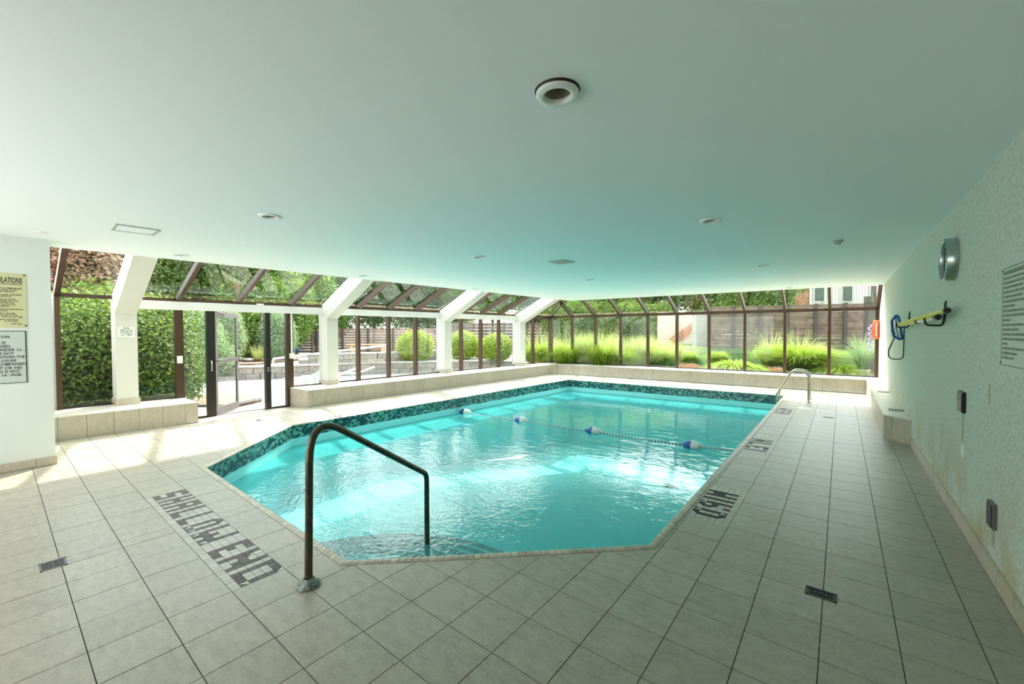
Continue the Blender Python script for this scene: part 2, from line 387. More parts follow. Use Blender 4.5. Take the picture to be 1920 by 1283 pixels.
def clip(poly, a, b, keep_left=True):
    out = []; ex, ey = b[0]-a[0], b[1]-a[1]
    sd = [(ex*(p[1]-a[1])-ey*(p[0]-a[0]))*(1 if keep_left else -1) for p in poly]
    n = len(poly)
    for i in range(n):
        p, q = poly[i], poly[(i+1) % n]; s1, s2 = sd[i], sd[(i+1) % n]
        if s1 >= 0: out.append(p)
        if (s1 > 0 > s2) or (s1 < 0 < s2):
            t = s1/(s1-s2); out.append((p[0]+(q[0]-p[0])*t, p[1]+(q[1]-p[1])*t))
    return out
def area(p): return abs(sum(p[i][0]*p[(i+1) % len(p)][1]-p[(i+1) % len(p)][0]*p[i][1] for i in range(len(p))))/2 if len(p) > 2 else 0
def subtract_convex(poly, hole):
    """poly minus convex ccw hole -> list of convex pieces"""
    pieces = []; rest = poly
    for i in range(len(hole)):
        a, b = hole[i], hole[(i+1) % len(hole)]
        out = clip(rest, a, b, False)
        if area(out) > 2e-4: pieces.append(out)
        rest = clip(rest, a, b, True)
        if area(rest) < 1e-5: break
    return pieces
def offset_poly(poly, d):
    """inward offset of a ccw polygon"""
    n = len(poly); res = []
    for i in range(n):
        p0, p1, p2 = poly[i-1], poly[i], poly[(i+1) % n]
        e1 = Vector((p1[0]-p0[0], p1[1]-p0[1])).normalized(); e2 = Vector((p2[0]-p1[0], p2[1]-p1[1])).normalized()
        n1 = Vector((-e1.y, e1.x)); n2 = Vector((-e2.y, e2.x))
        k = d/(1+n1.dot(n2)); q = Vector(p1)+(n1+n2)*k; res.append((q.x, q.y))
    return res

# ================================================================ STRUCTURE
G_U = -9.36; G_V = 13.85          # glass lines
CEIL = 2.56; E_U = -7.62; E_V = 12.6    # ceiling and where it stops
LEDGE = .335; L_U = -8.52; L_V = 13.06
XR = .735
POOL = [(-.985, 2.83), (-.985, 11.57), (-7.07, 11.57), (-7.07, 3.03), (-5.57, 1.42), (-2.51, 1.375)]

# deck grid
XJ = [.735, .54, .235]+[-.063-.2998*k for k in range(9)]
XJ += [XJ[-1]-.29*k for k in range(1, 6)]; XJ.append(-4.044)
while XJ[-1] > -9.3: XJ.append(XJ[-1]-.2935)
XJ = sorted(XJ)
YJ = [.544+.2955*k for k in range(-8, 43)]
PANELS = [(-4.935, -2.755, .842, 1.137), (-.962, -.662, 3.47, 4.37), (-.962, -.662, 5.90, 6.72), (-.962, -.662, 8.74, 9.57),
          (-7.40, -7.105, 3.50, 4.38), (-7.40, -7.105, 6.1, 6.9)]
def snap(v, J): return min(J, key=lambda j: abs(j-v))
PANELS = [(snap(a, XJ) if i != 99 else a, snap(b_, XJ), snap(c, YJ), snap(d, YJ)) for i, (a, b_, c, d) in enumerate(PANELS)]
PANELS = [p if p[0] != p[1] else p for p in PANELS]
DRAINS = [(-4.085, -3.935, .155, .29), (-.20, -.055, 2.87, 2.965), (-.24, -.08, 9.0, 9.09), (-7.95, -7.78, 2.82, 2.91)]
DRAINS = [(-4.055, -3.905, .155, .275), (-.145, .0, 2.865, 2.965), (-.235, -.085, 9.0, 9.08), (-7.97, -7.80, 2.83, 2.915)]

def deck_ok(x, y):
    if x < L_U and not (2.18 < y < 4.03): return False
    return True
def cell_polys(x0, x1, y0, y1, gap):
    p = [(x0+gap, y0+gap), (x1-gap, y0+gap), (x1-gap, y1-gap), (x0+gap, y1-gap)]
    pcs = [p]
    hole = offset_poly(POOL, -gap*1.2) if gap else POOL
    if x1 > -7.2 and x0 < -.9 and y1 > 1.3 and y0 < 11.7: pcs = [q for c in pcs for q in subtract_convex(c, hole)]
    for pa in PANELS:
        if x0 < pa[1]-1e-4 and x1 > pa[0]+1e-4 and y0 < pa[3]-1e-4 and y1 > pa[2]+1e-4 and gap: pcs = []
    for d in DRAINS:
        if x0 < d[1] and x1 > d[0] and y0 < d[3] and y1 > d[2] and gap:
            pcs = [q for c in pcs for q in subtract_convex(c, [(d[0], d[2]), (d[1], d[2]), (d[1], d[3]), (d[0], d[3])])]
    return pcs
cells = []
for i in range(len(XJ)-1):
    for j in range(len(YJ)-1):
        x0, x1, y0, y1 = XJ[i], XJ[i+1], YJ[j], YJ[j+1]
        if y1 < -1.4: continue
        if x0 < L_U < x1 and not (2.1 < (y0+y1)/2 < 4.1): x0 = L_U
        elif x0 < L_U:
            y0 = max(y0, 2.18); y1 = min(y1, 4.03); x0 = max(x0, G_U)
            if y1-y0 < .02 or x1-x0 < .02: continue
        if y1 < .42 and x1 < -7.04: continue
        if y0 < .42 < y1 and x1 < -7.0: y0 = .42
        if y0 < L_V < y1: y1 = L_V
        if y0 >= L_V: continue
        cells.append((x0, x1, y0, y1))
grout = MB()
for c in cells:
    for p in cell_polys(*c, 0): grout.prism(p, -.03, -.004, 0, floor_drop)
floor = structure(grout.build('floor', M['grout'], warp=True, origin=(0, 0, 0)))
gap = .0022
def near(c): return math.hypot((c[0]+c[1])/2, (c[2]+c[3])/2)
def in_view(c):
    x, y = (c[0]+c[1])/2, (c[2]+c[3])/2
    fx = x*_f.x+y*_f.y; rx = x*_r.x+y*_r.y
    return fx > 1.2 and abs(rx) < fx*1.33
order = sorted([c for c in cells], key=lambda c: (0 if in_view(c) else 1000)+near(c))
cnt = 0; rest = MB()
for c in order:
    pcs = cell_polys(*c, gap)
    if not pcs: continue
    dz = random.uniform(-.0005, .0005)
    if cnt < 300 and in_view(c):
        mb = MB()
        for p in pcs: mb.prism(p, -.012, dz, 0, floor_drop)
        mb.build('tile', M['tile'], floor, warp=True); cnt += 1
    else:
        for p in pcs: rest.prism(p, -.012, dz, 0, floor_drop)
tag(rest.build('tile_field', M['tile'], floor, warp=True), kind='stuff')

# pool basin
inner = offset_poly(POOL, .058)
WATER = -.34
def slope_z(y): return -1.15-max(0, min(1, (y-4.5)/4.5))*.75
b_ = MB(); n = len(inner)
lower = [(x, y, slope_z(y)) for x, y in inner]
for i in range(n):
    j = (i+1) % n; (x0, y0), (x1, y1) = inner[i], inner[j]
    ts = [0, .12, .25, .5, .6, .75, 1]
    for k in range(len(ts)-1):
        ax, ay = x0+(x1-x0)*ts[k], y0+(y1-y0)*ts[k]; bx, by = x0+(x1-x0)*ts[k+1], y0+(y1-y0)*ts[k+1]
        b_.add([(ax, ay, -.01), (bx, by, -.01), (bx, by, slope_z(by)), (ax, ay, slope_z(ay))], [(0, 1, 2, 3)])
ys = [1.3, 2, 3, 4.5, 5.5, 6.5, 7.5, 9, 11.6]
for k in range(len(ys)-1):
    q = clip(clip(inner, (0, ys[k]), (-1, ys[k]), False), (0, ys[k+1]), (-1, ys[k+1]), True)
    if area(q) > 1e-4: b_.add([(x, y, slope_z(y)) for x, y in q], [tuple(range(len(q)))])
basin = structure(b_.build('pool_basin', M['plaster'], warp=True, origin=(-4, 6, -2)))
# waterline tile band: real little tiles on the wall above the water
band = MB(); gb = MB(); RW, RH = .052, .0262
for i in range(n):
    j = (i+1) % n; a = Vector(inner[i]); b2 = Vector(inner[j]); e = (b2-a); Ln = e.length; e.normalize(); nr = Vector((-e.y, e.x))
    gb.add([(a.x, a.y, -.012), (b2.x, b2.y, -.012), (b2.x, b2.y, -.215), (a.x, a.y, -.215)], [(0, 1, 2, 3)])
    q0 = a+nr*.001; q1 = b2+nr*.001
    gb.v[-4:] = [(q0.x, q0.y, -.012), (q1.x, q1.y, -.012), (q1.x, q1.y, -.215), (q0.x, q0.y, -.215)]
    for row in range(7):
        z1 = -.016-row*(RH+.0025); z0 = z1-RH; off = RW*.5*(row % 2)
        k = 0
        while True:
            s0 = k*(RW+.003)-off; s1 = s0+RW; k += 1
            if s0 > Ln: break
            s0 = max(s0, 0); s1 = min(s1, Ln)
            if s1-s0 < .006: continue
            p0 = a+e*s0+nr*.004; p1 = a+e*s1+nr*.004; w0 = a+e*s0; w1 = a+e*s1
            mi = random.choices((0, 1, 2), (.42, .27, .31))[0]
            band.add([(p0.x, p0.y, z0), (p1.x, p1.y, z0), (p1.x, p1.y, z1), (p0.x, p0.y, z1), (w0.x, w0.y, z1+.001), (w1.x, w1.y, z1+.001)], [(0, 1, 2, 3), (3, 2, 5, 4)], mi)
tag(band.build('waterline_mosaic', [M['band_dark'], M['band_mid'], M['band_light']], basin, warp=True), kind='stuff')
gb.build('mosaic_grout', M['band_grout'], basin, warp=True)
# coping: rounded small tiles all round the edge
cop = []
outer = POOL
for i in range(n):
    j = (i+1) % n; a = Vector(outer[i]); b2 = Vector(outer[j]); a2 = Vector(inner[i]); c2 = Vector(inner[j])
    cntp = round((b2-a).length/.05)
    for k in range(cntp):
        t0 = (k+.03)/cntp; t1 = (k+.97)/cntp
        cop.append((a.lerp(b2, t0), a.lerp(b2, t1), a2.lerp(c2, t0), a2.lerp(c2, t1)))
gr = MB()
for i in range(n):
    j = (i+1) % n
    gr.prism([outer[i], outer[j], inner[j], inner[i]], -.03, -.004)
gr.build('coping_bed', M['grout'], basin, warp=True)
def coping_piece(mb, p):
    o0, o1, i0, i1 = p; prof = [(0, -.012), (0, .003), (.35, .010), (.75, .009), (1.0, -.001), (1.03, -.018)]
    vs = []
    for t, z in prof:
        q0 = o0.lerp(i0, t); q1 = o1.lerp(i1, t); vs += [(q0.x, q0.y, z), (q1.x, q1.y, z)]
    k = len(prof); fs = [(2*i, 2*i+2, 2*i+3, 2*i+1) for i in range(k-1)]
    fs.append(tuple(2*i for i in range(k))[::-1]); fs.append(tuple(2*i+1 for i in range(k)))
    mb.add(vs, fs)
cop.sort(key=lambda p: (0 if in_view((p[0].x, p[1].x, p[0].y, p[1].y)) else 100)+p[0].length)
rest = MB()
for k, p in enumerate(cop):
    if k < 300:
        mb = MB(); coping_piece(mb, p); mb.build('coping_tile', M['coping'], basin, warp=True)
    else: coping_piece(rest, p)
tag(rest.build('coping_tiles', M['coping'], basin, warp=True), kind='stuff')
# corner steps with dark nosing tiles
SC = (-2.60, 1.36)
tread_z = [(.95, -.42), (1.15, -.48), (1.34, -.54), (1.54, -.60), (1.74, -.66)]
st = MB(); A0, A1 = math.radians(20), math.radians(200)
def sector(r, a0=A0, a1=A1, n=26): return [(SC[0]+r*math.cos(a0+(a1-a0)*k/n), SC[1]+r*math.sin(a0+(a1-a0)*k/n)) for k in range(n+1)]
def step_poly(r):
    # full disc of radius r kept inside the pool walls
    q = [(SC[0]+r*math.cos(a), SC[1]+r*math.sin(a)) for a in [2*PI*k/90 for k in range(90)]]
    for i_ in range(len(inner)): q = clip(q, inner[i_], inner[(i_+1) % len(inner)], True)
    return q
def inside_pool(p):
    return all((inner[(i_+1) % n][0]-inner[i_][0])*(p[1]-inner[i_][1])-(inner[(i_+1) % n][1]-inner[i_][1])*(p[0]-inner[i_][0]) > .004 for i_ in range(n))
nos = []
for k, (r, z) in enumerate(tread_z):
    st.prism(step_poly(r), -1.2+.001*k, z)
for k, (r, z) in enumerate(tread_z):
    cnt2 = int(r*(A1-A0)/.052)
    for q in range(cnt2):
        a0 = A0+(A1-A0)*(q+.04)/cnt2; a1 = A0+(A1-A0)*(q+.96)/cnt2
        f = lambda rr, aa: (SC[0]+rr*math.cos(aa), SC[1]+rr*math.sin(aa))
        nos.append(([f(r-.068, a0), f(r+.004, a0), f(r+.004, a1), f(r-.068, a1)], z))
stp = st.build('pool_step', M['plaster'], basin, warp=True)
for p, z in nos:
    if not all(inside_pool(c) for c in p): continue
    mb = MB(); mb.prism(p, z-.02, z+.004); mb.build('nosing_tile', M['mosaic_dark'], stp, warp=True)
water = tag(MB().add([(x, y, WATER) for x, y in offset_poly(POOL, .050)], [tuple(range(n))]).build('pool_water', M['water'], warp=True),
            'clear turquoise water filling the swimming pool', 'water', kind='stuff')
# floor drain of the pool
tag(MB().lathe([(0.0, .02), (.12, .02), (.16, .0)], (-3.0, 9.3, slope_z(9.3)+.005), n=24).build('main_drain', M['black_plastic'], warp=True),
    'round black main drain on the deep end floor of the pool', 'drain')
# skimmer mouth
sk = MB(); sk.box(-7.02, -7.0, 3.27, 3.52, -.175, -.10)
tag(sk.build('skimmer', M['band_dark'], warp=True), 'dark slot of the pool skimmer in the left pool wall', 'skimmer')

# ceiling and walls
LP = [(-.992, 1.574), (-4.094, 1.607), (-7.058, 1.64), (-.993, 4.282), (-4.05, 4.307), (-7.128, 4.407), (-1.0, 7.678), (-4.098, 7.61), (-7.24, 7.56), (-1.0, 12.05), (-4.2, 12.1)]
c_ = MB(); c_.box(E_U, XR+.2, -1.5, E_V, CEIL+.13, CEIL+.32)
c_.box(E_U, E_U+.01, -1.5, E_V, CEIL, CEIL+.13); c_.box(E_U, XR+.2, E_V-.01, E_V, CEIL, CEIL+.13)
# underside with a round hole cut for every recessed lamp
PR = .13; xs_ = sorted(set([E_U, XR+.2]+[p[0]+d for p in LP for d in (-PR, PR)])); ys_ = sorted(set([-1.5, E_V]+[p[1]+d for p in LP for d in (-PR, PR)]))
for i in range(len(xs_)-1):
    for j in range(len(ys_)-1):
        cxm, cym = (xs_[i]+xs_[i+1])/2, (ys_[j]+ys_[j+1])/2
        if any(abs(cxm-p[0]) < PR and abs(cym-p[1]) < PR for p in LP): continue
        c_.add([(xs_[i], ys_[j], CEIL), (xs_[i], ys_[j+1], CEIL), (xs_[i+1], ys_[j+1], CEIL), (xs_[i+1], ys_[j], CEIL)], [(0, 1, 2, 3)])
for p in LP:
    vs = []
    for k in range(32):
        a = 2*PI*k/32; c0, s0_ = math.cos(a), math.sin(a); m_ = max(abs(c0), abs(s0_)); rq = PR/m_
        vs += [(p[0]+c0*.075, p[1]+s0_*.075, CEIL), (p[0]+c0*rq, p[1]+s0_*rq, CEIL)]
    c_.add(vs, [(2*k, (2*k+2) % 64, (2*k+3) % 64, 2*k+1) for k in range(32)])
c_.box(-9.6, E_U, -1.5, .45, CEIL, CEIL+.32)
structure(c_.build('ceiling', M['paint'], warp=True))
w = MB(); w.box(XR, XR+.25, -1.5, 15.0, -.03, 3.4)
# shallow vertical form board ridge cast in the wall
wr = structure(w.build('wall_right', M['aggregate'], warp=True))
for (y_, z_, hh, ww) in ((3.90, 1.10, .13, .016), (4.60, .76, .22, .020), (3.74, .25, .12, .03)):
    mb = MB(); mb.hexa([(XR-.001, y_-ww, z_-hh/2), (XR-.001, y_+ww, z_-hh/2), (XR-.001, y_+ww*.8, z_+hh/2), (XR-.001, y_-ww*.8, z_+hh/2)],
                       [(XR-.002, y_-ww, z_-hh/2), (XR-.002, y_+ww, z_-hh/2), (XR-.002, y_+ww*.8, z_+hh/2), (XR-.002, y_-ww*.8, z_+hh/2)])
    mb.build('rust_streak', M['rust'], wr, warp=True)
mb = MB(); mb.lathe([(0, -.004), (.04, -.003), (.05, 0)], (XR, 4.58, .585), 'x', 14); mb.build('patch', M['white_plastic'], wr, warp=True)
wl = MB(); wl.box(-9.6, -7.04, -1.5, .42, -.03, CEIL)
structure(wl.build('wall_left', M['white_wall'], warp=False))
wf = MB(); wf.box(-7.04, XR+.2, -1.7, -1.5, -.03, CEIL+.32); structure(wf.build('wall_front', M['white_wall']))
# building wall above the ceiling edge (behind the sloped glass)
fa = MB(); fa.box(E_U, E_U+.2, .4, E_V, CEIL+.32, 4.2); fa.box(E_U, XR+.25, E_V-.2, E_V, CEIL+.32, 4.2); fa.box(E_U, XR+.25, -1.5, E_V, 4.1, 4.2)
structure(fa.build('wall_upper', M['white_wall'], warp=True))

def tile_run(parent, mat, name, quads):
    for a in quads: a.build(name, mat, parent, warp=True)
# baseboards
def baseboard(name, side, x, y0, y1, h, thick, step, sgn):
    body = MB(); body.box(min(x, x+sgn*thick*.6), max(x, x+sgn*thick*.6), y0, y1, 0, h-.004)
    bb = structure(body.build(name, M['grout'], warp=(side == 'r')))
    yy = y0
    while yy < y1-.02:
        y2 = min(yy+step, y1)
        mb = MB(); mb.box(min(x, x+sgn*thick), max(x, x+sgn*thick), yy+.0015, y2-.0015, .003, h); mb.build('tile', M['ledge_tile'], bb, warp=(side == 'r')); yy = y2
baseboard('baseboard_right', 'r', XR, -.6, 7.45, .12, .014, .2985, -1)
baseboard('baseboard_left', 'l', -7.04, -.6, .43, .095, .014, .29, 1)

# ---------------------------------------------------------------- tiled ledges
def ledge_along_y(label, x0, x1, y0, y1, joint0, step, h=LEDGE, end0=True, end1=True, skew=0):
    """front face at x1 (towards the pool) if x1 > x0"""
    t = empty('tiled_ledge', ((x0+x1)/2, (y0+y1)/2, 0), label, 'ledge', warp=True)
    sg = 1 if x1 > x0 else -1
    MB().box(min(x0, x1-sg*.012), max(x0, x1-sg*.012), y0+.012, y1-.012, -.09, h-.012).build('body', M['grout'], t, warp=True)
    js = [y0]+[joint0+step*k for k in range(200) if y0+.03 < joint0+step*k < y1-.03]+[y1]
    for k in range(len(js)-1):
        MB().box(min(x1-sg*.012, x1), max(x1-sg*.012, x1), js[k]+.0018, js[k+1]-.0018, .0, h-.013).build('front_tile', M['ledge_tile'], t, warp=True)
        d = abs(x1-x0); m_ = [0, .30, .60, d] if d > .62 else [0, d]
        for q in range(len(m_)-1):
            a = x1-sg*m_[q]+sg*(.004 if q == 0 else 0); b2 = x1-sg*m_[q+1]
            MB().box(min(a, b2)+.0015, max(a, b2)-.0015, js[k]+.0015, js[k+1]-.0015, h-.012, h).build('top_tile', M['ledge_top'], t, warp=True)
    for e, yy in ((end0, y0), (end1, y1)):
        if e:
            d = abs(x1-x0); xs_ = [0, d-.6 if d > .62 else 0, d-.3 if d > .32 else 0, d]; xs_ = sorted(set(xs_))
            for q in range(len(xs_)-1):
                a = x0+sg*xs_[q]; b2 = x0+sg*xs_[q+1]
                MB().box(min(a, b2)+.0015, max(a, b2)-.0015, yy if yy == y0 else yy-.012, yy+.012 if yy == y0 else yy, -.09, h-.013).build('end_tile', M['ledge_tile'], t, warp=True)
    return t
ledge_along_y('short tiled ledge under the window left of the glass door', G_U-.05, L_U, .42, 2.18, .548, .2905, end0=False)
ledge_along_y('long tiled ledge under the left windows right of the glass door', G_U-.05, L_U, 4.03, G_V+.05, 4.13, .285, end1=False)
# back ledge
t = empty('tiled_ledge', (-4, 13.5, 0), 'long tiled ledge under the back wall windows', 'ledge', warp=True)
MB().box(L_U+.01, XR, L_V+.012, G_V+.05, -.03, LEDGE-.012).build('body', M['grout'], t, warp=True)
js = [L_U+.005]+sorted([.533-.3*k for k in range(40) if .533-.3*k > L_U+.05])+[XR-.26]
js = sorted(set(js))
for k in range(len(js)-1):
    MB().box(js[k]+.0018, js[k+1]-.0018, L_V, L_V+.012, 0, LEDGE-.013).build('front_tile', M['ledge_tile'], t, warp=True)
js2 = js+[XR]
for k in range(len(js2)-1):
    for a, b2 in ((L_V-.004, L_V+.3), (L_V+.3, L_V+.6), (L_V+.6, G_V+.05)):
        MB().box(js2[k]+.0015, js2[k+1]-.0015, a+.0015, b2-.0015, LEDGE-.012, LEDGE).build('top_tile', M['ledge_top'], t, warp=True)
# right wall ledge: its near end is cut on the skew
t = empty('tiled_ledge', (.61, 10.2, 0), 'narrow tiled ledge against the speckled right wall', 'ledge', warp=True)
X0 = .478
MB().prism([(X0+.012, 7.75), (XR, 7.50), (XR, L_V), (X0+.012, L_V)], -.02, LEDGE-.012).build('body', M['grout'], t, warp=True)
def lerp2(a, b, s): return (a[0]+(b[0]-a[0])*s, a[1]+(b[1]-a[1])*s)
Aq, Bq = (X0, 7.73), (XR, 7.475)
for s0, s1 in ((.0, .31), (.31, 1.0)):
    p, q = lerp2(Aq, Bq, s0+.006), lerp2(Aq, Bq, s1-.004)
    MB().prism([p, q, (q[0], q[1]+.012), (p[0], p[1]+.012)], 0, LEDGE-.013).build('end_tile', M['ledge_tile'], t, warp=True)
yy = [7.73]+[7.9+.3*k for k in range(18) if 7.9+.3*k < L_V-.05]+[L_V]
for k in range(len(yy)-1):
    MB().box(X0, X0+.012, yy[k]+.0018, yy[k+1]-.0018, 0, LEDGE-.013).build('front_tile', M['ledge_tile'], t, warp=True)
    a, b2 = yy[k]+.0015, yy[k+1]-.0015
    poly = [(X0-.004, a), (XR-.002, a if k else 7.475), (XR-.002, b2), (X0-.004, b2)]
    MB().prism(poly, LEDGE-.012, LEDGE).build('top_tile', M['ledge_top'], t, warp=True)
for y0 in (8.17, 10.5):
    g = empty('ledge_grille', (.645, y0+.1, LEDGE), ('nearer' if y0 < 9 else 'farther')+' dark ventilation grille set in the right wall ledge', 'grille', 'grilles in the right wall ledge', warp=True)
    MB().box(.56, .725, y0, y0+.2, LEDGE-.0, LEDGE+.004).build('frame', M['frame_grey'], g, warp=True)
    for k in range(7):
        MB().box(.572, .713, y0+.02+k*.024, y0+.032+k*.024, LEDGE+.004, LEDGE+.008).build('bar', M['chrome'], g, warp=True)
    MB().box(.568, .717, y0+.012, y0+.188, LEDGE+.0035, LEDGE+.005).build('recess', M['black_plastic'], g, warp=True)

# ---------------------------------------------------------------- columns
COLS = [(1.25, 1.52), (4.75, 5.01), (8.21, 8.48), (11.67, 11.95)]
CU0, CU1 = -9.46, -9.10
desc = ['white column carrying the small door notice', 'white column just right of the glass door', 'third white column from the glass door side', 'white column nearest the far corner']
for k, (v0, v1) in enumerate(COLS):
    t = empty('column', ((CU0+CU1)/2, (v0+v1)/2, LEDGE), desc[k], 'column', 'white bent columns on the left window ledge', warp=True)
    mb = MB()
    # side profile in (u,z): post, then arm bending in to the ceiling
    prof = [(CU0, LEDGE), (CU1, LEDGE), (CU1, 1.815), (-7.66, 2.556), (-7.66, 2.75), (-7.95, 2.75), (-9.30, 2.125), (CU0, 2.06)]
    vs = [(u, v0, z) for u, z in prof]+[(u, v1, z) for u, z in prof]; q = len(prof)
    mb.add(vs, [tuple(range(q)), tuple(reversed(range(q, 2*q)))]+[((i+1) % q, i, q+i, q+(i+1) % q) for i in range(q)])
    mb.build('shaft', M['column'], t, warp=True)
    e = .016
    MB().box(CU0-e, CU1+e, v0-e, v1+e, LEDGE, LEDGE+.1).build('skirting', M['ledge_tile'], t, warp=True)

# ---------------------------------------------------------------- glazing
TZ0, TZ1 = 2.055, 2.11        # bronze transom
SL = .42                       # slope of the roof glass on the left
SB = .52
def bay(name, v0, v1, mull, sill, glassmat, endposts=(False, False), slope_mat='glass_slope', slope_ext=(0, 0), door=False):
    w_ = structure(empty(name, (G_U, (v0+v1)/2, LEDGE), warp=True))
    d = .05
    MB().box(G_U-d, G_U+d, v0+slope_ext[0], v1+slope_ext[1], TZ0, TZ1).build('transom', M['frame'], w_, warp=True)
    edges = [v0]+[m_ for m_ in mull]+[v1]
    for m_ in ([] if door else mull):
        MB().box(G_U-.06, G_U+.06, m_-.032, m_+.032, sill, TZ0).build('mullion', M['frame_dark'] if door else M['frame'], w_, warp=True)
    if endposts[0]: MB().box(G_U-.06, G_U+.07, v0-.0, v0+.06, sill, TZ0).build('end_post', M['frame'], w_, warp=True)
    if endposts[1]: MB().box(G_U-.06, G_U+.06, v1-.06, v1, sill, TZ0).build('end_post', M['frame'], w_, warp=True)
    if not door:
        MB().box(G_U-.025, G_U+.025, v0, v1, sill, sill+.03).build('sill_rail', M['frame_dark'], w_, warp=True)
        for k in range(len(edges)-1):
            a = edges[k]+.03; b2 = edges[k+1]-.03
            MB().box(G_U-.004, G_U+.004, a, b2, sill+.025, TZ0+.004).build('pane', M[glassmat[k % len(glassmat)]], w_, warp=True)
    # sloped part
    U1 = E_U+.02; ln = U1-G_U
    ra = [m_ for m_ in mull]
    if endposts[0]: ra = [v0+.03]+ra
    if endposts[1]: ra = ra+[v1-.03]
    for m_ in ra:
        rafter(w_, m_)
    ee = sorted(set([v0+slope_ext[0]]+ra+[v1+slope_ext[1]]))
    for k in range(len(ee)-1):
        a, b2 = ee[k]+.02, ee[k+1]-.02
        if b2-a < .05: continue
        lo = [(G_U, a, TZ1+.02), (G_U, b2, TZ1+.02), (U1, b2, TZ1+.02+SL*ln), (U1, a, TZ1+.02+SL*ln)]
        MB().hexa(lo, [(x, y, z+.008) for x, y, z in lo]).build('sloped_pane', M[slope_mat], w_, warp=True)
    return w_
def rafter(w_, m_):
    U1 = E_U+.02; ln = U1-G_U; hw = .032; th = .11
    a = [(G_U+.05, m_-hw, TZ0+.0), (G_U+.05, m_+hw, TZ0+.0), (G_U-.03, m_+hw, TZ1+.04), (G_U-.03, m_-hw, TZ1+.04)]
    b2 = [(U1, m_-hw, TZ1+SL*ln-.05), (U1, m_+hw, TZ1+SL*ln-.05), (U1, m_+hw, TZ1+SL*ln+.06), (U1, m_-hw, TZ1+SL*ln+.06)]
    MB().hexa(a, b2).build('rafter', M['frame'], w_, warp=True)
bay('window_1', .60, COLS[0][0], [], LEDGE, ['glass'], (True, False), slope_ext=(0, 0))
bay('window_2', COLS[0][1], COLS[1][0], [2.13, 3.09, 4.08], LEDGE, ['glass'], (False, False), door=True)
bay('window_3', COLS[1][1], COLS[2][0], [5.66, 6.52, 7.38], LEDGE, ['glass', 'glass', 'glass', 'glass_dusty'])
bay('window_4', COLS[2][1], COLS[3][0], [9.09, 9.95, 10.82], LEDGE, ['glass', 'glass', 'glass', 'glass_dusty'])
bay('window_5', COLS[3][1], G_V-.02, [12.72], LEDGE, ['glass'], (False, False))
# white box beam under the transom, column to column
for k in range(3):
    a, b2 = COLS[k][1], COLS[k+1][0]
    structure(MB().box(G_U-.02, G_U+.09, a, b2, 1.905, TZ0).build('trim_%d' % (k+1), M['beam'], warp=True))
structure(MB().box(G_U-.05, G_U+.09, COLS[3][1], G_V, 1.98, TZ0).build('trim_4', M['frame'], warp=True))
# back wall glazing
w6 = structure(empty('window_6', (-4.3, G_V, LEDGE), warp=True))
BM = [-9.33, -8.33, -7.33, -6.33, -5.325, -4.335, -3.32, -2.295, -1.25, -.25, .70]
MB().box(G_U-.03, XR, G_V-.05, G_V+.05, 2.03, 2.12).build('transom', M['frame'], w6, warp=True)
MB().box(G_U, XR, G_V-.025, G_V+.025, LEDGE, LEDGE+.03).build('sill_rail', M['frame_dark'], w6, warp=True)
for k, u in enumerate(BM):
    hw = .036 if k else .07
    MB().box(u-hw, min(u+hw, XR-.001), G_V-.06, G_V+.06, LEDGE, 2.04).build('mullion', M['frame'], w6, warp=True)
    ln = G_V-E_V-.02
    if k:
        hw = .034
        a = [(u-hw, G_V-.06, 2.04), (u+hw, G_V-.06, 2.04), (u+hw, G_V+.03, 2.15), (u-hw, G_V+.03, 2.15)]
        b2 = [(u-hw, E_V+.02, 2.08+SB*ln), (u+hw, E_V+.02, 2.08+SB*ln), (u+hw, E_V+.02, 2.19+SB*ln), (u-hw, E_V+.02, 2.19+SB*ln)]
        if u+hw > XR: a = [(min(x, XR-.001), y, z) for x, y, z in a]; b2 = [(min(x, XR-.001), y, z) for x, y, z in b2]
        MB().hexa(a, b2).build('rafter', M['frame'], w6, warp=True)
    if k < len(BM)-1:
        a, b2 = u+.03, BM[k+1]-.03
        MB().box(a, b2, G_V-.004, G_V+.004, LEDGE+.025, 2.035).build('pane', M['glass_dusty' if k in (1, 3) else 'glass'], w6, warp=True)
        if k:
            lo = [(a, G_V, 2.13), (b2, G_V, 2.13), (b2, E_V+.02, 2.13+SB*ln), (a, E_V+.02, 2.13+SB*ln)]
        else:
            lo = [(G_U+.02, G_V, 2.13), (b2, G_V, 2.13), (b2, E_V+.02, 2.13+SB*ln), (E_U+.0, E_V+.02, 2.13+SB*ln)]
        MB().hexa(lo, [(x, y, z+.008) for x, y, z in lo]).build('sloped_pane', M['glass_slope'], w6, warp=True)
# hip rafter in the corner
hu = .035
a = [(G_U-hu, G_V-hu, 2.05), (G_U+hu, G_V-hu, 2.05), (G_U+hu, G_V+hu, 2.15), (G_U-hu, G_V+hu, 2.15)]
b2 = [(E_U-hu, E_V+.02-hu, 2.72), (E_U+hu, E_V+.02-hu, 2.72), (E_U+hu, E_V+.02+hu, 2.83), (E_U-hu, E_V+.02+hu, 2.83)]
MB().hexa(a, b2).build('hip_rafter', M['frame'], w6, warp=True)
structure(MB().box(-9.6, G_U-.02, .42, .62, -.09, TZ1).build('trim_5', M['white_wall'], warp=True))

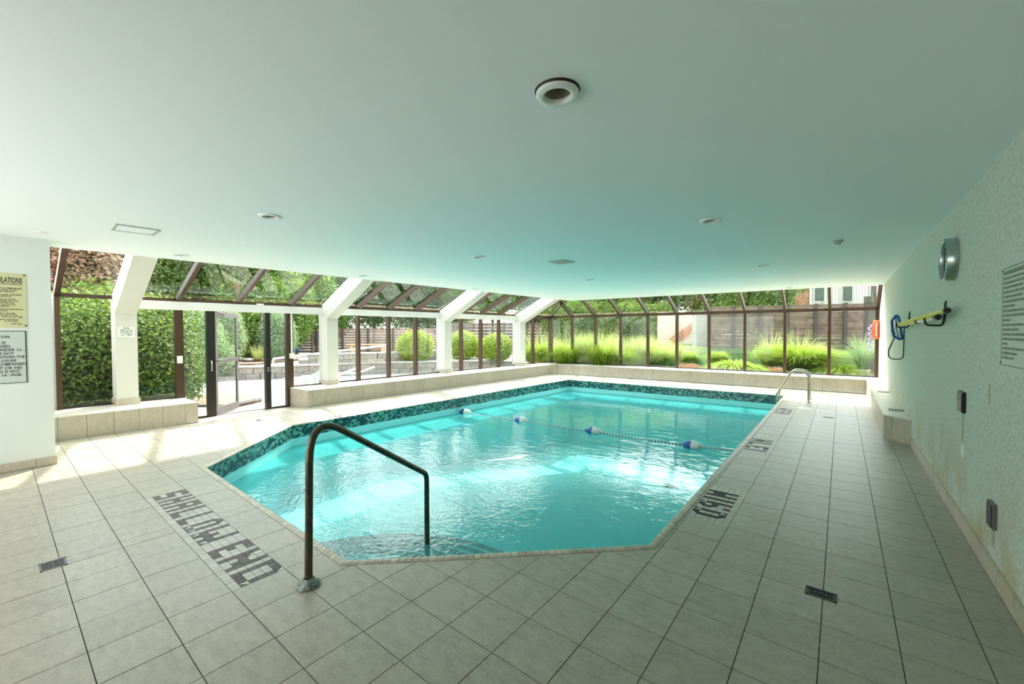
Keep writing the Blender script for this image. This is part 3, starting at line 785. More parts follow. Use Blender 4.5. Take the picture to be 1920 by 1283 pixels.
# ---------------------------------------------------------------- door
SILL = -.08
d1 = structure(empty('door_1', (G_U, 3.0, SILL), warp=True))
def dpost(name, v0, v1, mat, z0=SILL, z1=1.905, du=.05): return MB().box(G_U-du, G_U+du, v0, v1, z0, z1).build(name, M[mat], d1, warp=True)
dpost('jamb', 2.07, 2.19, 'frame', z0=SILL)
dpost('jamb', 3.97, 4.11, 'frame')
dpost('post', 2.545, 2.675, 'frame_dark')
dpost('post', 3.56, 3.655, 'frame_dark')
MB().box(G_U-.03, G_U+.03, 2.19, 2.55, SILL, SILL+.03).build('sill_rail', M['frame_dark'], d1, warp=True)
MB().box(G_U-.03, G_U+.03, 3.655, 3.97, SILL, SILL+.04).build('sill_rail', M['frame_dark'], d1, warp=True)
MB().box(G_U-.06, G_U+.06, 2.675, 3.56, SILL, SILL+.008).build('threshold', M['chrome'], d1, warp=True)
MB().box(G_U-.004, G_U+.004, 2.19, 2.55, SILL+.03, 1.905).build('sidelight_pane', M['glass_dusty'], d1, warp=True)
MB().box(G_U-.004, G_U+.004, 3.655, 3.97, SILL+.03, 1.905).build('sidelight_pane', M['glass_dusty'], d1, warp=True)
MB().box(G_U-.004, G_U+.004, 1.52, 2.07, LEDGE+.02, 1.905).build('fixed_pane', M['glass'], d1, warp=True)
MB().box(G_U-.02, G_U+.02, 1.52, 2.07, LEDGE, LEDGE+.025).build('sill_rail', M['frame_dark'], d1, warp=True)
MB().box(G_U-.004, G_U+.004, 4.11, 4.75, LEDGE+.02, 1.905).build('fixed_pane', M['glass'], d1, warp=True)
MB().box(G_U-.02, G_U+.02, 4.11, 4.75, LEDGE, LEDGE+.025).build('sill_rail', M['frame_dark'], d1, warp=True)
# open leaf, hinged on the left post and swung outwards
H0 = Vector(W(G_U-.04, 2.69)); leaf_dir = (Vector(W(-10.00, 3.27))-H0).normalized(); LW = .80
leaf_n = Vector((-leaf_dir.y, leaf_dir.x))
def leaf_pt(s, t, z): q = H0+leaf_dir*s+leaf_n*t; return (q.x, q.y, z)
def leaf_box(s0, s1, z0, z1, t=.018):
    mb = MB(); a = [leaf_pt(s0, -t, z0), leaf_pt(s1, -t, z0), leaf_pt(s1, t, z0), leaf_pt(s0, t, z0)]
    return mb.hexa(a, [(x, y, z1) for x, y, z in a])
z0, z1 = SILL+.015, 1.89
fr_ = leaf_box(0, .06, z0, z1); fr_.v += []
for bx in (leaf_box(LW-.055, LW, z0, z1), leaf_box(.06, LW-.055, z0, z0+.14), leaf_box(.06, LW-.055, z1-.09, z1)):
    fr_.add(bx.v, bx.f)
leaf = fr_.build('door_leaf', M['frame_grey'], d1)
leaf_box(.06, LW-.055, z0+.14, .92, .004).build('lower_pane', M['glass_dusty'], leaf)
leaf_box(.06, LW-.055, 1.0, z1-.09, .004).build('upper_pane', M['glass_dusty'], leaf)
leaf_box(.06, LW-.055, .92, 1.0).build('middle_rail', M['frame_grey'], leaf)
pb = MB(); pb.tube([leaf_pt(.03, -.02, .97), leaf_pt(.03, -.075, .97), leaf_pt(LW+.02, -.075, .97), leaf_pt(LW+.02, -.02, .97)], .014, 8); pb.build('push_bar', M['frame_grey'], leaf)
pk = MB(); pk.tube([leaf_pt(LW-.04, .02, .80), leaf_pt(LW-.04, .08, .80)], .022, 10); pk.build('lock_knob', M['black_plastic'], leaf)
pl = MB(); pl.tube([leaf_pt(.3, -.03, z1-.03), leaf_pt(.1, -.1, z1-.02), leaf_pt(.02, -.05, z1)], .012, 6); pl.build('closer_arm', M['black_plastic'], leaf)
hp = MB(); q = W(G_U+.06, 2.6); hp.tube([(q[0], q[1], .78), (q[0]+.05, q[1], .80), (q[0]+.06, q[1], .88), (q[0]+.05, q[1], .96), (q[0], q[1], .98)], .010, 8); hp.build('pull_handle', M['chrome'], d1)
MB().box(G_U+.05, G_U+.06, 3.58, 3.63, .70, .80).build('lock_plate', M['chrome'], d1, warp=True)
# boxes, conduit
t = tag(MB().box(G_U+.061, G_U+.085, 2.085, 2.165, .96, 1.09).build('switch_box', M['white_plastic'], warp=True), 'white switch plate on the bronze post left of the door', 'switch')
t = empty('junction_box', (G_U+.09, 4.07, 1.0), 'white conduit with a junction box on the post right of the door', 'conduit', warp=True)
MB().box(G_U+.055, G_U+.10, 4.02, 4.12, .95, 1.06).build('box', M['white_plastic'], t, warp=True)
MB().box(G_U+.055, G_U+.075, 4.055, 4.085, 1.06, 1.905).build('conduit', M['white_plastic'], t, warp=True)
tag(MB().box(G_U+.05, G_U+.10, 3.40, 3.52, TZ0-.0, TZ0+.028).build('door_contact', M['white_plastic'], warp=True), 'small white sensor block on the transom above the door', 'sensor')

# ---------------------------------------------------------------- text helper
def text_mesh(txt, size, bold=False):
    cu = bpy.data.curves.new('t', 'FONT'); cu.body = txt; cu.size = size; cu.resolution_u = 2
    if bold: cu.offset = size*.018
    ob = bpy.data.objects.new('t', cu); COL.objects.link(ob)
    dg = bpy.context.evaluated_depsgraph_get(); me = bpy.data.meshes.new_from_object(ob.evaluated_get(dg))
    vs = [tuple(v.co) for v in me.vertices]; fs = [tuple(p.vertices) for p in me.polygons]
    bpy.data.objects.remove(ob); bpy.data.curves.remove(cu); bpy.data.meshes.remove(me)
    return vs, fs
def text_line(mb, txt, size, right=None, left=None, center=None, base=0, width=None, bold=False, mp=None):
    vs, fs = text_mesh(txt, size, bold)
    if not vs: return
    x0 = min(v[0] for v in vs); x1 = max(v[0] for v in vs); sx = 1 if width is None else width/(x1-x0)
    if right is not None: off = right-x1*sx
    elif left is not None: off = left-x0*sx
    else: off = center-(x0+x1)/2*sx
    mb.add([mp(v[0]*sx+off, v[1]+base) for v in vs], fs)
# left signs, on the end wall at x=-7.04 facing +x, text runs along +y
XL = -7.04
def mpL(d): return lambda a, z: (XL+d, a, z)
s1 = empty('rules_sign', (XL, -.1, 1.56), 'cream rules notice cut off by the left edge of the picture', 'sign')
MB().box(XL, XL+.006, -.46, .24, 1.562, 2.15).build('board', M['paper_cream'], s1)
tx = MB(); tk = mpL(.0072)
text_line(tx, 'POOL REGULATIONS', .085, right=.210, base=2.045, width=.335, bold=True, mp=tk)
tx.add([tk(-.125, 2.028), tk(.210, 2.028), tk(.210, 2.034), tk(-.125, 2.034)], [(0, 1, 2, 3)])
lines = [('NO PERSON INFECTED WITH A COMMUNICABLE', .198, 1.985), ('DISEASE OR HAVING OPEN SORES ON HIS', .15, 1.966), ('BODY SHALL ENTER THE POOL.', .13, 1.947),
         ('NO PERSON SHALL BRING A GLASS CONTAINER', .198, 1.915), ('INTO THE POOL.', .10, 1.896),
         ('NO PERSON SHALL POLLUTE THE WATER', .135, 1.865), ('IN THE POOL IN ANY MANNER AND THAT', .165, 1.846), ('SPITTING, SPOUTING OF WATER AND', .12, 1.827), ('BLOWING THE NOSE IN THE POOL OR', .13, 1.808), ('ON THE DECK ARE PROHIBITED', .075, 1.789),
         ('NO PERSON SHALL ENGAGE IN BOISTEROUS', .198, 1.758), ('PLAY IN THE POOL.', .06, 1.739),
         ('THE MAXIMUM NUMBER OF BATHERS', .13, 1.712), ('ON THE DECK AND IN THE', .145, 1.693), ('POOL AT ANY TIME', .195, 1.674),
         ('EMERGENCY TELEPHONE', .155, 1.646), ('IS LOCATED', .15, 1.628), ('ONT. REG.', .195, 1.600)]
for s_, r_, z_ in lines: text_line(tx, s_, .019, right=.207-(.198-r_)*.74, base=z_-.004, width=.0090*len(s_), bold=True, mp=tk)
tx.build('lettering', M['ink'], s1)
for (a, z_) in ((.225, 2.135), (.228, 1.585)):
    MB().lathe([(0, .010), (.006, .008), (.008, .0)], (XL+.006, a, z_), 'x', 10).build('screw', M['black_plastic'], s1)
s2 = empty('caution_sign', (XL, -.1, .95), 'white caution notice with black border below the cream notice', 'sign')
MB().box(XL, XL+.006, -.50, .232, .952, 1.532).build('board', M['paper_grey'], s2)
bd = MB()
for a in ((-.496, .228, 1.520, 1.526), (-.496, .228, .958, .964), (.220, .228, .958, 1.526), (-.496, -.488, .958, 1.526)):
    bd.box(XL+.006, XL+.0072, a[0], a[1], a[2], a[3])
bd.build('border', M['ink'], s2)
tx = MB()
lines = [('CAUTION', .108, 1.448), ('THIS POOL IS', .082, 1.385), ('UNSUPERVISED.', .119, 1.346), ('BATHERS UNDER 12', .189, 1.307), ('ARE NOT', .137, 1.268),
         ('ALLOWED WITHIN THE', .214, 1.230), ('POOL ENCLOSURE', .154, 1.190), ('UNLESS ACCOMPANIED', .219, 1.152), ('BY A PARENT OR HIS', .191, 1.112), ('AGENT WHO IS NOT', .178, 1.074), ('AGE.', .192, 1.036)]
for s_, r_, z_ in lines: text_line(tx, s_, .040, right=r_, base=z_, width=.0204*len(s_), bold=True, mp=tk)
text_line(tx, 'LESS THAN 16', .040, right=.084, base=1.036, width=.245, bold=True, mp=tk)
text_line(tx, 'YRS', .014, right=.217, base=1.309, width=.022, mp=tk); text_line(tx, 'YRS', .013, right=.111, base=1.052, width=.020, mp=tk); text_line(tx, 'OF', .012, right=.109, base=1.037, width=.016, mp=tk)
tx.build('lettering', M['ink'], s2)
# small notice on the first column: faces +x, at x=-9.10
cx0, cy0 = W(CU1, 1.385)
s3 = empty('door_notice', (cx0, cy0, 1.43), 'small white notice with black lettering on the column left of the door', 'sign')
MB().box(cx0-.002, cx0+.006, cy0-.098, cy0+.098, 1.435, 1.60).build('board', M['sign_white'], s3)
tx = MB(); tk = lambda a, z: (cx0+.0075, cy0+a, z)
for s_, z_, w_ in (('PLEASE', 1.568, .075), ('KEEP DOOR', 1.532, .155), ('CLOSED AT', 1.497, .155), ('ALL TIMES', 1.460, .135)):
    text_line(tx, s_, .034, center=0, base=z_, width=w_, bold=True, mp=tk)
tx.build('lettering', M['ink'], s3)
# right wall notice: faces -x, text reads towards -y
xr_, _ = W(XR, 3.4)
xr_ = XR+.002
s4 = empty('wall_notice', (XR, 3.3, 1.27), 'pale framed notice on the speckled wall at the right edge', 'sign')
MB().box(XR-.012, XR+.004, 2.95, 3.655, 1.272, 1.885).build('board', M['paper_grey'], s4)
bd = MB()
for a in ((3.0, 3.628, 1.850, 1.855), (3.0, 3.628, 1.305, 1.310), (3.624, 3.628, 1.305, 1.855)): bd.box(XR-.0135, XR-.012, a[0], a[1], a[2], a[3])
bd.build('border', M['faint_ink'], s4)
tx = MB(); rr = random.Random(5); z_ = 1.815; k = 0
widths = [.5, .58, .58, .3, .55, .28, .58, .2, .58, .58, .08, .55, .22, .55, .5, .05, .5, .26, .18]
for wv in widths:
    h_ = .022 if k == 0 else .013; a = 3.605
    while a > 3.605-wv:
        l_ = rr.uniform(.02, .06); tx.add([(XR-.0135, a, z_), (XR-.0135, a-l_, z_), (XR-.0135, a-l_, z_+h_), (XR-.0135, a, z_+h_)], [(0, 1, 2, 3)]); a -= l_+.006
    z_ -= .0262; k += 1
tx.build('lettering', M['faint_ink'], s4)
for z_ in (1.842, 1.318): MB().lathe([(0, -.004), (.005, -.003), (.006, 0)], (XR-.0125, 3.632, z_), 'x', 8).build('screw', M['black_plastic'], s4)

# ---------------------------------------------------------------- mosaic markers
FONT = {'S': ['###', '#..', '###', '..#', '###'], 'H': ['#.#', '#.#', '###', '#.#', '#.#'], 'A': ['###', '#.#', '###', '#.#', '#.#'],
        'L': ['#..', '#..', '#..', '#..', '###'], 'O': ['/#\\', '#.#', '#.#', '#.#', '\\#/'], 'W': ['#...#', '#...#', '#.#.#', '#####', '\\#.#/'],
        'E': ['###', '#..', '##.', '#..', '###'], 'N': ['#..#', '#\\.#', '####', '#.##', '#..#'], 'D': ['###\\', '#..#', '#..#', '#..#', '###/'],
        '0': ['/#\\', '#.#', '#.#', '#.#', '\\#/'], '9': ['/#\\', '#.#', '\\##', '..#', '#.#'], '1': ['#', '#', '#', '#', '#'],
        '3': ['##\\', '..#', '.##', '..#', '###'], '7': ['###', '..#', '..#', '..#', '..#'], '8': ['/#\\', '#.#', '###', '#.#', '\\#/'],
        'M': ['#.#', '###', '###', '#.#', '#.#'], ' ': ['.']*5, '.': ['.', '.', '.', '#', '#']}
def bitmap(txt, lead, total):
    rows = ['.'*lead]*5; prevdot = False
    for ch in txt:
        g = FONT[ch]
        if ch == '.':
            continue          # the point sits in the foot of the next digit
        if rows[0] and len(rows[0]) > lead and not prevdot: rows = [r+'.' for r in rows]
        rows = [r+c for r, c in zip(rows, g)]; prevdot = False
    return [(r+'.'*total)[:total] for r in rows]
def marker(pa, txt, lead, ncol, label, axis, dark, cat, parts=True, flip=1):
    """axis 'x': text runs +x, tops +y.  axis 'y': text runs +y, tops -x (flip=-1: runs -y, tops +x)"""
    x0, x1, y0, y1 = pa; rows = bitmap(txt, lead, ncol)
    t = empty('depth_marker', ((x0+x1)/2, (y0+y1)/2, -.004), label, cat, warp=True)
    lst = []
    for c in range(ncol):
        for r in range(6):       # r=0 is the margin row under the letters
            ch = '.' if r == 0 else rows[5-r][c]
            if axis == 'x': q = (x0+(x1-x0)*c/ncol, x0+(x1-x0)*(c+1)/ncol, y0+(y1-y0)*r/6, y0+(y1-y0)*(r+1)/6)
            elif flip == 1: q = (x1-(x1-x0)*(r+1)/6, x1-(x1-x0)*r/6, y0+(y1-y0)*c/ncol, y0+(y1-y0)*(c+1)/ncol)
            else: q = (x0+(x1-x0)*r/6, x0+(x1-x0)*(r+1)/6, y1-(y1-y0)*(c+1)/ncol, y1-(y1-y0)*c/ncol)
            lst.append((q, ch))
    lst.sort(key=lambda a: math.hypot(a[0][0], a[0][2]))
    restd = MB(); k = 0
    for q, ch in lst:
        g = .0013; X0_, X1_, Y0_, Y1_ = q[0]+g, q[1]-g, q[2]+g, q[3]-g
        cs = [(X0_, Y0_), (X1_, Y0_), (X1_, Y1_), (X0_, Y1_)]
        polys = []
        if ch in '/\\':
            # corner chip: split the tile diagonally, dark inside the letter
            cxm, cym = (x0+x1)/2, (y0+y1)/2
            d_a = [cs[0], cs[1], cs[2]]; d_b = [cs[0], cs[2], cs[3]]; e_a = [cs[0], cs[1], cs[3]]; e_b = [cs[1], cs[2], cs[3]]
            if axis == 'x': polys = [(d_a, 1), (d_b, 0)] if ch == '/' else [(e_a, 1), (e_b, 0)]
            else: polys = [(e_b, 1), (e_a, 0)] if ch == '/' else [(d_a, 0), (d_b, 1)]
        else: polys = [(cs, 1 if ch == '#' else 0)]
        for p, dk in polys:
            if parts and k < 300:
                MB().prism(p, -.010, random.uniform(-.0004, .0004)).build('mosaic_tile', dark if dk else M['mosaic_light'], t, warp=True); k += 1
            else: restd.prism(p, -.010, 0, dk)
    if restd.v: tag(restd.build('mosaic_tiles', [M['mosaic_light'], dark], t, warp=True), kind='stuff')
    return t
marker(PANELS[0], 'SHALLOW END', 0, 45, 'mosaic inlay reading SHALLOW END in the deck by the steps', 'x', M['mosaic_dark'], 'floor marking')
marker(PANELS[1], '0.91M', 2, 18, 'mosaic depth inlay reading 0.91M on the right deck', 'y', M['mosaic_black'], 'floor marking')
marker(PANELS[2], '1.37M', 2, 17, 'mosaic depth inlay reading 1.37M on the right deck', 'y', M['mosaic_black'], 'floor marking', parts=False)
marker(PANELS[3], '1.83M', 2, 17, 'mosaic depth inlay reading 1.83M on the right deck by the ladder', 'y', M['mosaic_black'], 'floor marking', parts=False)
marker(PANELS[4], '0.91M', 2, 18, 'sunlit mosaic depth inlay on the left deck right of the door', 'y', M['mosaic_dark'], 'floor marking', parts=False, flip=-1)
marker(PANELS[5], '1.37M', 2, 17, 'sunlit mosaic depth inlay farther along the left deck', 'y', M['mosaic_dark'], 'floor marking', parts=False, flip=-1)

# ---------------------------------------------------------------- drains
dl = ['grey slotted floor drain on the near left deck', 'black slotted floor drain on the near right deck', 'small black floor drain on the right deck near the ladder', 'small floor drain on the sunlit deck before the door']
for k, d in enumerate(DRAINS):
    mat = M['frame_grey'] if k in (0, 3) else M['black_plastic']
    t = empty('floor_drain', ((d[0]+d[1])/2, (d[2]+d[3])/2, -.01), dl[k], 'drain', warp=True)
    MB().box(d[0], d[1], d[2], d[3], -.012, -.006).build('pit', M['gasket'], t, warp=True)
    fr_ = MB(); e = .010
    fr_.box(d[0], d[1], d[2], d[2]+e, -.006, .002); fr_.box(d[0], d[1], d[3]-e, d[3], -.006, .002); fr_.box(d[0], d[0]+e*1.4, d[2], d[3], -.006, .002); fr_.box(d[1]-e*1.4, d[1], d[2], d[3], -.006, .002)
    fr_.build('rim', mat, t, warp=True)
    nx = 9; br = MB()
    for q in range(1, nx):
        xx = d[0]+(d[1]-d[0])*q/nx; br.box(xx-.003, xx+.003, d[2]+e, d[3]-e, -.006, .0005)
    br.box(d[0]+e, d[1]-e, (d[2]+d[3])/2-.003, (d[2]+d[3])/2+.003, -.006, .0005)
    br.build('grate', mat, t, warp=True)
px, py = W(-.553, 9.89)
tag(MB().lathe([(0, .006), (.10, .006), (.115, .004), (.125, 0)], (px, py, 0), n=28).build('deck_cover', M['white_plastic']), 'round white skimmer lid in the deck by the ladder', 'lid')

# ---------------------------------------------------------------- handrail at the steps
def smooth_path(pts, rad, seg=8):
    pts = [Vector(p) for p in pts]; out = [pts[0]]
    for i in range(1, len(pts)-1):
        a, b2, c2 = pts[i-1], pts[i], pts[i+1]; r = rad[i-1] if isinstance(rad, list) else rad
        d1_ = (a-b2).normalized(); d2_ = (c2-b2).normalized(); ang = d1_.angle(d2_); L_ = min(r/math.tan(ang/2), (a-b2).length*.49, (c2-b2).length*.49)
        p, q = b2+d1_*L_, b2+d2_*L_
        for k in range(seg+1):
            t_ = k/seg; out.append(p.lerp(b2, t_).lerp(b2.lerp(q, t_), t_))
    out.append(pts[-1]); return out
bx, by = -2.45, 1.135; ex, ey = -2.80, 2.32
t = empty('handrail', (bx, by, 0), 'dark bent metal handrail leading down the pool steps', 'handrail')
hr = smooth_path([(bx, by, .004), (bx-.02, by+.03, 1.02), (ex, ey, .27), (ex, ey, -.75)], [.17, .10], 10)
MB().tube(hr, .022, 16).build('rail', M['bronze'], t)
MB().lathe([(.024, .05), (.034, .046), (.040, .022), (.062, .016), (.066, .004), (.066, 0)], (bx, by, .0), n=28).build('flange', M['flange'], t)

# ladder at the far right
t = empty('pool_ladder', (-.55, 11.0, 0), 'stainless steel pool ladder at the far right corner', 'ladder')
for k, yl in enumerate((10.75, 11.25)):
    p = W(-.53, yl); p2 = W(-1.10, yl)
    # raised hoop: vertical post, wide bend, long slope down over the edge, vertical leg
    pth = smooth_path([(p[0], p[1], .003), (p[0], p[1], .62), (p[0]-.30, p[1], .66), (p2[0], p2[1], .14), (p2[0], p2[1], -1.2)], [.14, .16, .08], 7)
    MB().tube(pth, .021, 12).build('stile', M['steel'], t)
    MB().lathe([(.022, .02), (.05, .012), (.058, 0)], (p[0], p[1], 0), n=20).build('flange', M['steel'], t)
for z_ in (-.42, -.70, -.98):
    q0 = W(-1.10, 10.75); q1 = W(-1.10, 11.25); MB().box(q0[0]-.05, q0[0]+.05, q0[1], q1[1], z_-.012, z_+.012).build('tread', M['steel'], t)

# ---------------------------------------------------------------- float line
RZ = WATER+.01
r0 = Vector((*W(-7.01, 6.55), -.17)); r1 = Vector((*W(-1.04, 6.62), -.20))
fl = [Vector((*W(-6.85, 6.80), RZ)), Vector((*W(-5.27, 6.86), RZ)), Vector((*W(-3.62, 6.90), RZ)), Vector((*W(-1.87, 6.96), RZ))]
t = empty('float_line', fl[1], 'blue and white rope with floats stretched across the pool', 'rope')
route = [r0, fl[0], fl[1], fl[2], fl[3], r1]
pts = []
for i in range(len(route)-1):
    a, b2 = route[i], route[i+1]
    m_ = 30
    for k in range(m_):
        q = a.lerp(b2, k/m_); 
        if 0 < i < 4: q.z = RZ-.012*math.sin(PI*k/m_)
        pts.append(q)
pts.append(r1)
seg = MB()
# twisted two colour rope: alternating short strands
fine = []
for i in range(len(pts)-1):
    for k in range(2): fine.append(pts[i].lerp(pts[i+1], k/2))
fine.append(pts[-1])
for i in range(len(fine)-1): seg.tube([fine[i], fine[i+1]], .011, 6, mi=i % 2, caps=False)
seg.build('rope', [M['rope_white'], M['rope_dark']], t)
for k, c in enumerate(fl):
    dr = (route[k+2]-route[k]).normalized(); ang = math.atan2(dr.y, dr.x)
    prof = [(.004, -.16), (.034, -.14), (.062, -.10), (.082, -.04), (.086, 0), (.082, .04), (.062, .10), (.034, .14), (.004, .16)]
    mb = MB()
    for half, mi in ((prof[:5], 0), (prof[4:], 1)): mb.lathe(half, (0, 0, 0), 'x', 18, mi)
    ca, sa = math.cos(ang), math.sin(ang)
    mb.v = [(x*ca-y*sa+c.x, x*sa+y*ca+c.y, z*.92+c.z+.012) for x, y, z in mb.v]
    o = mb.build('float', [M['blue_plastic'], M['white_plastic']], t)
MB().lathe([(0, -.0), (.02, .0), (.02, .02)], tuple(r1), 'x', 10).build('anchor', M['chrome'], t)

# ---------------------------------------------------------------- right wall things
# clock
cy_, cz_ = 5.02, 2.10; cxw = XR+.014*0
t = empty('wall_clock', (XR, cy_, cz_), 'round metal wall clock high on the speckled wall', 'clock')
R_ = .178
MB().lathe([(R_, 0), (R_, -.075), (R_-.012, -.082), (R_-.02, -.070), (R_-.022, -.05)], (XR+.005, cy_, cz_), 'x', 40).build('case', M['chrome'], t)
MB().lathe([(0, -.045), (R_-.02, -.045)], (XR+.005, cy_, cz_), 'x', 40, smooth=False).build('dial', M['clock_face'], t)
tk_ = MB()
for k in range(12):
    a = 2*PI*k/12; c_, s_ = math.cos(a), math.sin(a)
    p0 = Vector((XR-.042, cy_+c_*.115, cz_+s_*.115)); p1 = Vector((XR-.042, cy_+c_*.14, cz_+s_*.14)); tk_.tube([p0, p1], .004, 5)
tk_.build('hour_mark', M['ink'], t)
MB().tube([(XR-.046, cy_, cz_), (XR-.046, cy_+.03, cz_-.085)], .005, 6).build('hour_hand', M['ink'], t)
MB().tube([(XR-.049, cy_, cz_), (XR-.049, cy_+.12, cz_-.01)], .004, 6).build('minute_hand', M['ink'], t)
# skimming net and spare pole on hooks
def wall_pt(px_, y, z): return (XR-px_, y, z)
t = empty('skimmer_net', (XR-.1, 6.4, 1.6), 'yellow pole with blue leaf net hung along the speckled wall', 'pool net')
MB().tube([wall_pt(.075, 4.80, 1.665), wall_pt(.09, 8.25, 1.60)], .021, 12).build('pole', M['yellow'], t)
MB().tube([wall_pt(.075, 4.76, 1.666), wall_pt(.075, 4.82, 1.665)], .023, 12).build('end_cap', M['black_plastic'], t)
MB().tube([wall_pt(.09, 8.25, 1.60), (.69, 8.35, 1.57)], [.016, .012], 8).build('socket', M['white_plastic'], t)
# net hoop: rounded trapezoid hanging off the pole end
HOOP = [(.582, 8.35, 1.655), (.630, 8.33, 1.735), (.655, 8.33, 1.715), (.702, 8.36, 1.390), (.676, 8.36, 1.378), (.607, 8.37, 1.425)]
LOOP = [(.715, 8.30, 1.60), (.716, 8.33, 1.085), (.560, 8.37, 1.085), (.556, 8.37, 1.21), (.622, 8.37, 1.42)]
hp_ = [Vector(p) for p in HOOP]
rnd = []
for i in range(len(hp_)):
    a, b2, c2 = hp_[i-1], hp_[i], hp_[(i+1) % len(hp_)]
    for k in range(5):
        s_ = k/4; p = b2+(a-b2)*.18; q = b2+(c2-b2)*.18; rnd.append(p.lerp(b2, s_).lerp(b2.lerp(q, s_), s_))
hoop_o = MB().tube(rnd, .016, 8, closed=True).build('hoop', M['blue_plastic'], t)
nm = MB(); cen = sum(hp_, Vector())/len(hp_)
for k in range(9):
    i0 = rnd[k]; i1 = rnd[-(k+3)]; nm.tube([i0, (i0+i1)/2+Vector((-.02, 0, -.02)), i1], .0025, 4)
nm.build('net', M['blue_plastic'], hoop_o)
lp = smooth_path(LOOP, [.07, .07, .06], 8)
tag(MB().tube(lp, .008, 6).build('hose_loop', M['black_plastic']), 'thin dark hose looping down below the blue net', 'hose')
t2 = empty('spare_pole', (XR-.11, 5.8, 1.58), 'second yellow and white pole under the net pole', 'pole')
MB().tube([wall_pt(.10, 5.02, 1.615), wall_pt(.10, 6.1, 1.60)], .016, 10).build('grip_tube', M['white_plastic'], t2)
MB().tube([wall_pt(.10, 5.3, 1.612), wall_pt(.09, 7.9, 1.585)], .0175, 10).build('pole', M['yellow'], t2)
MB().tube([wall_pt(.10, 4.96, 1.617), wall_pt(.10, 5.10, 1.615)], .024, 10).build('end_cap', M['black_plastic'], t2)
MB().tube([wall_pt(.10, 6.15, 1.60), wall_pt(.10, 6.25, 1.60)], .022, 10).build('clamp', M['black_plastic'], t2)
for k, y_ in enumerate((5.35, 7.85)):
    t = empty('pole_hook', (XR, y_, 1.62), ('nearer' if k == 0 else 'farther')+' black hook on the wall holding the yellow poles', 'hook', 'black pole hooks on the speckled wall')
    MB().tube(smooth_path([(XR-.005, y_, 1.76), (XR-.012, y_, 1.62), (XR-.02, y_, 1.55), (XR-.13, y_, 1.555), (XR-.14, y_, 1.62)], .03, 5), .009, 8).build('arm', M['black_plastic'], t)
    MB().box(XR-.008, XR+.002, y_-.012, y_+.012, 1.66, 1.775).build('plate', M['black_plastic'], t)
# black plates
for (a, b2, z0_, z1_, lab) in ((4.52, 4.685, .883, 1.038, 'upper dark cover plate on the speckled wall'), (3.68, 3.80, .315, .465, 'lower dark outlet box low on the speckled wall')):
    t = empty('cover_plate', (XR, a, z0_), lab, 'plate')
    MB().box(XR-.020, XR+.002, a, b2, z0_, z1_).build('box', M['frame_grey'] if z0_ < .5 else M['black_plastic'], t)
    MB().box(XR-.024, XR-.020, a+.01, b2-.01, z0_+.01, z1_-.01).build('lid', M['black_plastic'], t)
# rescue float and rope on the far right post
u_, v_ = W(.70, 13.7)
t = empty('rescue_float', (u_-.02, v_-.05, 1.3), 'orange rescue float hanging on the far right window post', 'float')
MB().lathe([(.0, -.24), (.05, -.23), (.075, -.17), (.08, 0), (.075, .17), (.05, .23), (0, .24)], (u_-.03, v_-.09, 1.54), 'z', 16).build('body', M['orange'], t)
MB().tube([(u_-.03, v_-.18, 1.70), (u_-.03, v_-.17, 1.38)], .012, 6).build('stripe', M['white_plastic'], t)
pts = [(u_-.14+.03*math.sin(k*1.3), v_-.08+.02*math.cos(k*2.1), 1.66-k*.028) for k in range(24)]
tag(MB().tube(pts, .024, 6).build('rescue_rope', M['purple_rope']), 'lilac throwing rope beside the orange float', 'rope')

# ---------------------------------------------------------------- ceiling fittings
LN = ['nearest recessed ceiling light with a deep white rim', 'recessed ceiling light in the near left part of the ceiling', 'shallow recessed light over the left ledge', 'recessed ceiling light to the right of the air vent, nearer the speckled wall', 'recessed light just left of the ceiling vent',
      'recessed light above the second column', 'recessed light left of the far sensor dome', 'small recessed light beyond the ceiling vent', 'recessed light above the third column', 'far right recessed light above the back windows', 'far recessed light by the back ceiling edge']
for k, (x, y) in enumerate(LP):
    x, y = W(x, y)
    t = empty('ceiling_light', (x, y, CEIL), LN[k], 'light', 'recessed lights in the ceiling')
    dz = -.012 if k else -.022
    MB().lathe([(.062, .03), (.060, dz), (.066, dz-.004), (.088, dz-.002), (.094, dz+.006), (.094, dz+.012)], (x, y, CEIL), n=36).build('trim_ring', M['white_plastic'], t)
    if k == 0: MB().lathe([(.094, -.010), (.100, .0005)], (x, y, CEIL), n=36).build('shadow_gap', M['gasket'], t)
    MB().lathe([(.061, -.012), (.060, .04), (.058, .115), (0, .117)], (x, y, CEIL-.0), n=30).build('reflector', M['lamp_inner'], t)
    MB().lathe([(0, .062), (.030, .066), (.042, .085), (.030, .112)], (x, y, CEIL), n=20).build('bulb', M['white_plastic'], t)
for k, (x, y, r, lab) in enumerate(((-6.58, .33, .055, 'flat round ceiling sprinkler cover above the left signs'),)):
    tag(MB().lathe([(0, -.012), (r*.6, -.012), (r, -.004), (r, .001)], (x, y, CEIL), n=24).build('sprinkler_cover', M['white_plastic']), lab, 'sprinkler')
x, y = W(-.047, 6.16)
t = empty('sensor_dome', (x, y, CEIL-.06), 'small grey sensor dome on the ceiling near the wall', 'sensor')
MB().lathe([(.0, -.05), (.02, -.048), (.034, -.035), (.040, -.018), (.040, -.012)], (x, y, CEIL), n=22).build('dome', M['grey_plastic'], t)
MB().lathe([(.040, -.014), (.052, -.010), (.052, .001)], (x, y, CEIL), n=22).build('base', M['grey_plastic'], t)
